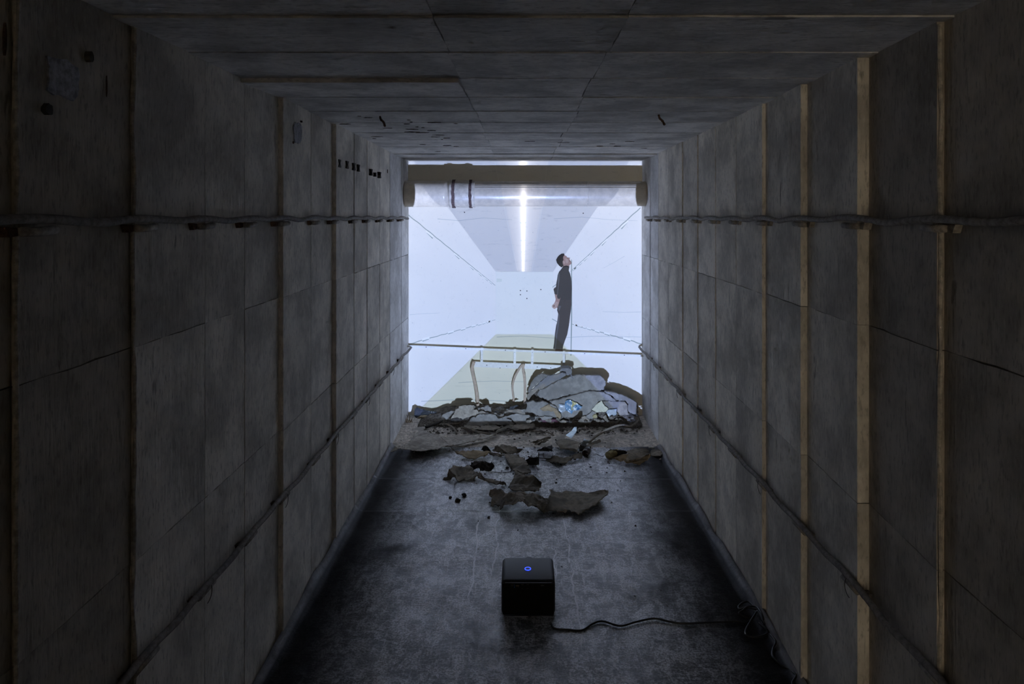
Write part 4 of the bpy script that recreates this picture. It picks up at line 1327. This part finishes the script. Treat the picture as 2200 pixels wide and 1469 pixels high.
def text(body_, x, y, hpx, mat):
    cu = bpy.data.curves.new('label_text', 'FONT')
    cu.body = body_
    cu.size = hpx / 8.16 / F * PY0 * 1.4
    cu.extrude = 0.0002
    tmp = bpy.data.objects.new('tmp_text', cu)
    COL.objects.link(tmp)
    bpy.context.view_layer.update()
    dg = bpy.context.evaluated_depsgraph_get()
    me = bpy.data.meshes.new_from_object(tmp.evaluated_get(dg))
    bpy.data.objects.remove(tmp)
    me.materials.clear()
    me.materials.append(MATS[mat])
    o = bpy.data.objects.new('printed_lettering', me)
    p = P(*cP(x, y), PY0 - 0.0034)
    COL.objects.link(o)
    o.parent = rp
    o.location = p
    o.rotation_euler = (math.radians(90), 0, 0)
    return o


text('HDMI', 992, 641, 17, 'grey_print')
text('USB 3.0', 648, 622, 10, 'felt_dusty')
text('USB 2.0', 740, 622, 10, 'felt_dusty')
text('LAN', 656, 688, 9, 'felt_dusty')
text('AUX', 752, 688, 9, 'felt_dusty')

# light of the projector: throws the corridor picture on the end wall
pl = bpy.data.lights.new('projector_beam', 'SPOT')
pl.energy = PROJ_POWER
pl.spot_size = math.radians(60)
pl.spot_blend = 0.0
pl.shadow_soft_size = 0.004
pl.use_nodes = True
tree = pl.node_tree
t = NT(tree)
em = tree.nodes['Emission']
tc = t.n('ShaderNodeTexCoord').outputs['Normal']
sep = t.n('ShaderNodeSeparateXYZ')
t.val(sep.inputs[0], tc)
nxs, nys, nzs = sep.outputs
cph, sph = math.cos(BEAM_TILT), math.sin(BEAM_TILT)
fwd = t.m('ADD', t.m('MULTIPLY', nzs, -cph), t.m('MULTIPLY', nys, -sph))     # along the tunnel
upw = t.m('ADD', t.m('MULTIPLY', nzs, -sph), t.m('MULTIPLY', nys, cph))      # upwards
tx = t.m('DIVIDE', nxs, fwd)
ty = t.m('DIVIDE', upw, fwd)
Dm = YE - LENS.y
gx = t.m('MULTIPLY_ADD', tx, Dm / S, VX + LENS.x / S)                    # picture coordinates on the end wall
gy = t.m('MULTIPLY_ADD', ty, -Dm / S, VY + (CAMZ - LENS.z) / S)


def inside(v, lo, hi, e=0.8):
    return t.m('MULTIPLY', t.step(v, lo - e, lo + e), t.step(v, hi + e, hi - e))


frame = t.m('MULTIPLY', inside(gx, 877.5, 1379.0), inside(gy, 345.5, 884.0, 1.5))
up = t.m('SUBTRACT', 583.0, gy)
ceil_l = t.step(t.m('SUBTRACT', gx, t.m('MULTIPLY_ADD', up, -0.742, 1065.0)), -1.0, 1.0)
ceil_r = t.step(t.m('SUBTRACT', t.m('MULTIPLY_ADD', up, 0.69, 1188.0), gx), -1.0, 1.0)
ceil = t.m('MULTIPLY', t.step(up, -1.0, 1.0), t.m('MULTIPLY', ceil_l, ceil_r))
dn = t.m('SUBTRACT', gy, 718.0)
fl_l = t.step(t.m('SUBTRACT', gx, t.m('MULTIPLY_ADD', dn, -1.02, 1065.0)), -1.0, 1.0)
fl_r = t.step(t.m('SUBTRACT', t.m('MULTIPLY_ADD', dn, 1.03, 1187.0), gx), -1.0, 1.0)
flo = t.m('MULTIPLY', t.step(dn, -1.0, 1.0), t.m('MULTIPLY', fl_l, fl_r))
back = t.m('MULTIPLY', inside(gx, 1065, 1188, 1.0), inside(gy, 583, 718, 1.0))
strip = inside(t.m('DIVIDE', t.m('SUBTRACT', gx, 1125.5), t.m('MULTIPLY_ADD', up, 0.165, 15.0)), -1.0, 1.0, 0.04)
col = t.mix(t.step(gy, 420, 760), (0.545, 0.695, 1.22), (0.48, 0.645, 1.20))
col = t.mix(back, col, (0.50, 0.66, 1.15))
col = t.mix(ceil, col, (0.37, 0.49, 0.93))
col = t.mix(t.m('MULTIPLY', t.m('MULTIPLY', ceil, strip), 0.25), col, (0.66, 0.76, 1.2))
col = t.mix(flo, col, (0.37, 0.49, 0.73))
lampx = t.m('DIVIDE', t.m('SUBTRACT', gx, 1124.0), t.m('MULTIPLY_ADD', up, 0.075, 9.0))
glow = t.m('EXPONENT', t.m('MULTIPLY', t.m('MULTIPLY', lampx, lampx), -1.0))
corex = t.m('DIVIDE', t.m('SUBTRACT', gx, 1124.0), t.m('MULTIPLY_ADD', up, 0.022, 2.2))
corev = t.m('EXPONENT', t.m('MULTIPLY', t.m('MULTIPLY', corex, corex), -1.0))
lamp = t.m('MULTIPLY', ceil, t.m('MULTIPLY_ADD', corev, 0.85, t.m('MULTIPLY', glow, 0.26)))
cl = t.mix(1.0, col, (0, 0, 0), 'ADD')
lc = t.n('ShaderNodeCombineColor')
for i, k in enumerate((0.95, 1.02, 1.3)):
    t.val(lc.inputs[i], t.m('MULTIPLY', lamp, k))
col = t.mix(1.0, col, lc.outputs[0], 'ADD')
t.val(em.inputs['Color'], col)
# even picture: undo the cosine fall-off towards the picture edge
inv = t.m('DIVIDE', 1.0, t.m('MAXIMUM', t.m('ABSOLUTE', fwd), 0.2))
t.val(em.inputs['Strength'], t.m('MULTIPLY', frame, t.m('POWER', inv, 3.0)))
plo = bpy.data.objects.new('projector_beam', pl)
plo.location = LENS
plo.rotation_euler = (math.radians(90) + BEAM_TILT, 0, 0)
COL.objects.link(plo)

# ------------------------------------------------------------------ power cable
cA = cr(520, 1100, 1.774)
cB = cr(1540, 1260, 7.03)
pts = [(1178, 425), (1192, 443), (1240, 447), (1295, 450), (1335, 425), (1375, 415), (1440, 433), (1500, 418), (1570, 405), (1630, 417), (1680, 424), (1780, 420), (1850, 418)]
path = [PF(*cA(x, y), 0.016) for x, y in pts]
coil = [(300, 520, .016), (430, 545, .016), (520, 492, .02), (420, 455, .024), (335, 405, .028), (400, 350, .03), (480, 300, .034), (600, 305, .04), (720, 350, .05), (790, 420, .05), (800, 490, .04), (700, 420, .04), (500, 240, .03), (400, 238, .026),
        (328, 300, .02), (350, 342, .02), (450, 315, .03), (640, 350, .04), (715, 400, .04), (705, 520, .03), (720, 560, .03), (620, 380, .04), (575, 425, .03), (515, 515, .022), (440, 650, .018), (445, 730, .018), (560, 762, .018), (700, 738, .018), (776, 685, .022),
        (730, 615, .025), (640, 550, .03), (760, 650, .03), (850, 715, .022), (965, 765, .03), (900, 840, .03), (850, 940, .018), (850, 1060, .018), (1000, 1200, .016), (1150, 1270, .018), (1285, 1300, .03), (1210, 1350, .03), (1140, 1460, .018), (1180, 1560, .018)]
path += [PF(*cB(x, y), h) for x, y, h in coil]
for p in path:
    p.x = min(p.x, XR - 0.03)
bm = bmesh.new()
tube(bm, smooth_path(path, 6), 0.0042, 7)
pc = link('power_cable', bm, 'black_rubber', smooth=True)
tag(pc, 'black power cable running from the projector to a coil by the right wall', 'cable')

# ------------------------------------------------------------------ small iron bits on walls and ceiling
clip_px = ((722, 351), (739, 354), (754, 358), (764, 361), (792, 370), (801, 375), (811, 376))
for i, (px, py) in enumerate(clip_px):
    Y = abs(XL) * F / (VX - px)
    p = P(px, py, Y)
    bm = bmesh.new()
    s = 0.020 if i != 5 else 0.013
    prof = [(-1, 1), (1, 1), (0.35, 0.1), (1, -1), (-1, -1), (-0.35, -0.1)]
    prism(bm, [Vector((XL - 0.004, p.y + a * s * 1.1, p.z + b * s)) for a, b in prof], Vector((0.026, 0, 0)))
    nm = ('first', 'second', 'third', 'fourth', 'fifth', 'sixth', 'seventh')[i]
    tag(link('iron_clip', bm, 'felt_dark'), nm + ' black iron clip from the camera in the row high on the left wall', 'clip', 'iron clips high on the left wall')


def patch(px, py, w, h, mat, name, label, cat, side, seed, prot=0.012):
    x0 = XL if side < 0 else XR
    Y = abs(x0) * F / abs(VX - px)
    p = P(px, py, Y)
    bm = bmesh.new()
    pts = []
    for k in range(18):
        a = 2 * math.pi * k / 18
        sq = 1 / max(abs(math.cos(a)), abs(math.sin(a))) if cat == 'patch' else 1.1
        rr = sq * (0.85 + 0.25 * noise.noise(Vector((math.cos(a) * 2, math.sin(a) * 2, seed))))
        pts.append(Vector((x0 - (-side) * 0.004, p.y + w * rr * math.cos(a), p.z + h * rr * math.sin(a))))
    prism(bm, pts, Vector((-side * (prot + 0.004), 0, 0)))
    return tag(link(name, bm, mat), label, cat)


plain('patch_grey', (0.42, 0.43, 0.47), 0.9, 0.35, 60, 0.1, 0, 0.8)
patch(128, 168, 0.055, 0.045, 'patch_grey', 'cement_patch', 'rough grey cement patch high on the near left wall', 'patch', -1, 3, 0.010)
patch(632, 285, 0.06, 0.05, 'patch_grey', 'cement_patch', 'faint grey cement patch high on the left wall before the clips', 'patch', -1, 6, 0.017)
for i, (px, py, w, h, lb) in enumerate(((182, 122, 0.012, 0.018, 'black iron stub beside the near grey cement patch'), (90, 235, 0.016, 0.017, 'broken iron stub below the near grey cement patch'),
                                      (226, 185, 0.004, 0.038, 'thin rusty streak bar right of the near cement patch'), (8, 85, 0.005, 0.045, 'rusty iron bar at the far left edge'),
                                      (442, 275, 0.007, 0.05, 'rusty bar end at the third panel joint of the left wall'), (458, 250, 0.006, 0.025, 'small rusty spur above the left cable'),
                                      (641, 261, 0.012, 0.006, 'small iron pin at the corner of the faint grey patch'), (623, 306, 0.010, 0.008, 'small iron pin below the faint grey patch'),
                                      (832, 368, 0.01, 0.02, 'small iron pin high on the left wall near the pipe'))):
    patch(px, py, w * 0.7, h * 0.7, 'felt_dark' if i in (0, 1) else 'rust', 'iron_stub', lb, 'iron stub', -1, 20 + i, 0.016 if i in (0, 1, 6, 7) else 0.004)
for i, (px, py, lb) in enumerate(((816, 249, 'small rusted hook hanging from the ceiling left of centre'), (1415, 246, 'small rusted hook hanging from the ceiling right of centre'))):
    Y = (ZC - CAMZ) * F / (VY - py)
    p = P(px, py, Y)
    bm = bmesh.new()
    tube(bm, smooth_path([Vector((p.x, p.y, ZC + 0.01)), Vector((p.x + 0.004, p.y, ZC - 0.015)), Vector((p.x + 0.018, p.y, ZC - 0.03)), Vector((p.x + 0.026, p.y - 0.01, ZC - 0.05))], 4), 0.0055, 7, 0.4, i)
    tag(link('ceiling_hook', bm, 'rust'), lb, 'hook', 'rusted hooks in the ceiling')
rr = random.Random(21)
for k in range(34):                       # flat spalled marks in the ceiling
    px = rr.gauss(880, 60) if k < 22 else rr.uniform(900, 1400)
    py = rr.uniform(245, 300) if k < 22 else rr.uniform(300, 335)
    Y = (ZC - CAMZ) * F / (VY - py)
    p = P(px, py, Y)
    lx, ly = rr.uniform(0.008, 0.045), rr.uniform(0.006, 0.022)
    bm = bmesh.new()
    n = 13
    prism(bm, [Vector((p.x + lx * rr.uniform(0.3, 1.1) * math.cos(2 * math.pi * q / n), p.y + ly * rr.uniform(0.2, 1.2) * math.sin(2 * math.pi * q / n), ZC + 0.006)) for q in range(n)], Vector((0, 0, -0.0085)))
    link('spall_mark', bm, 'rubble_dark', CE)
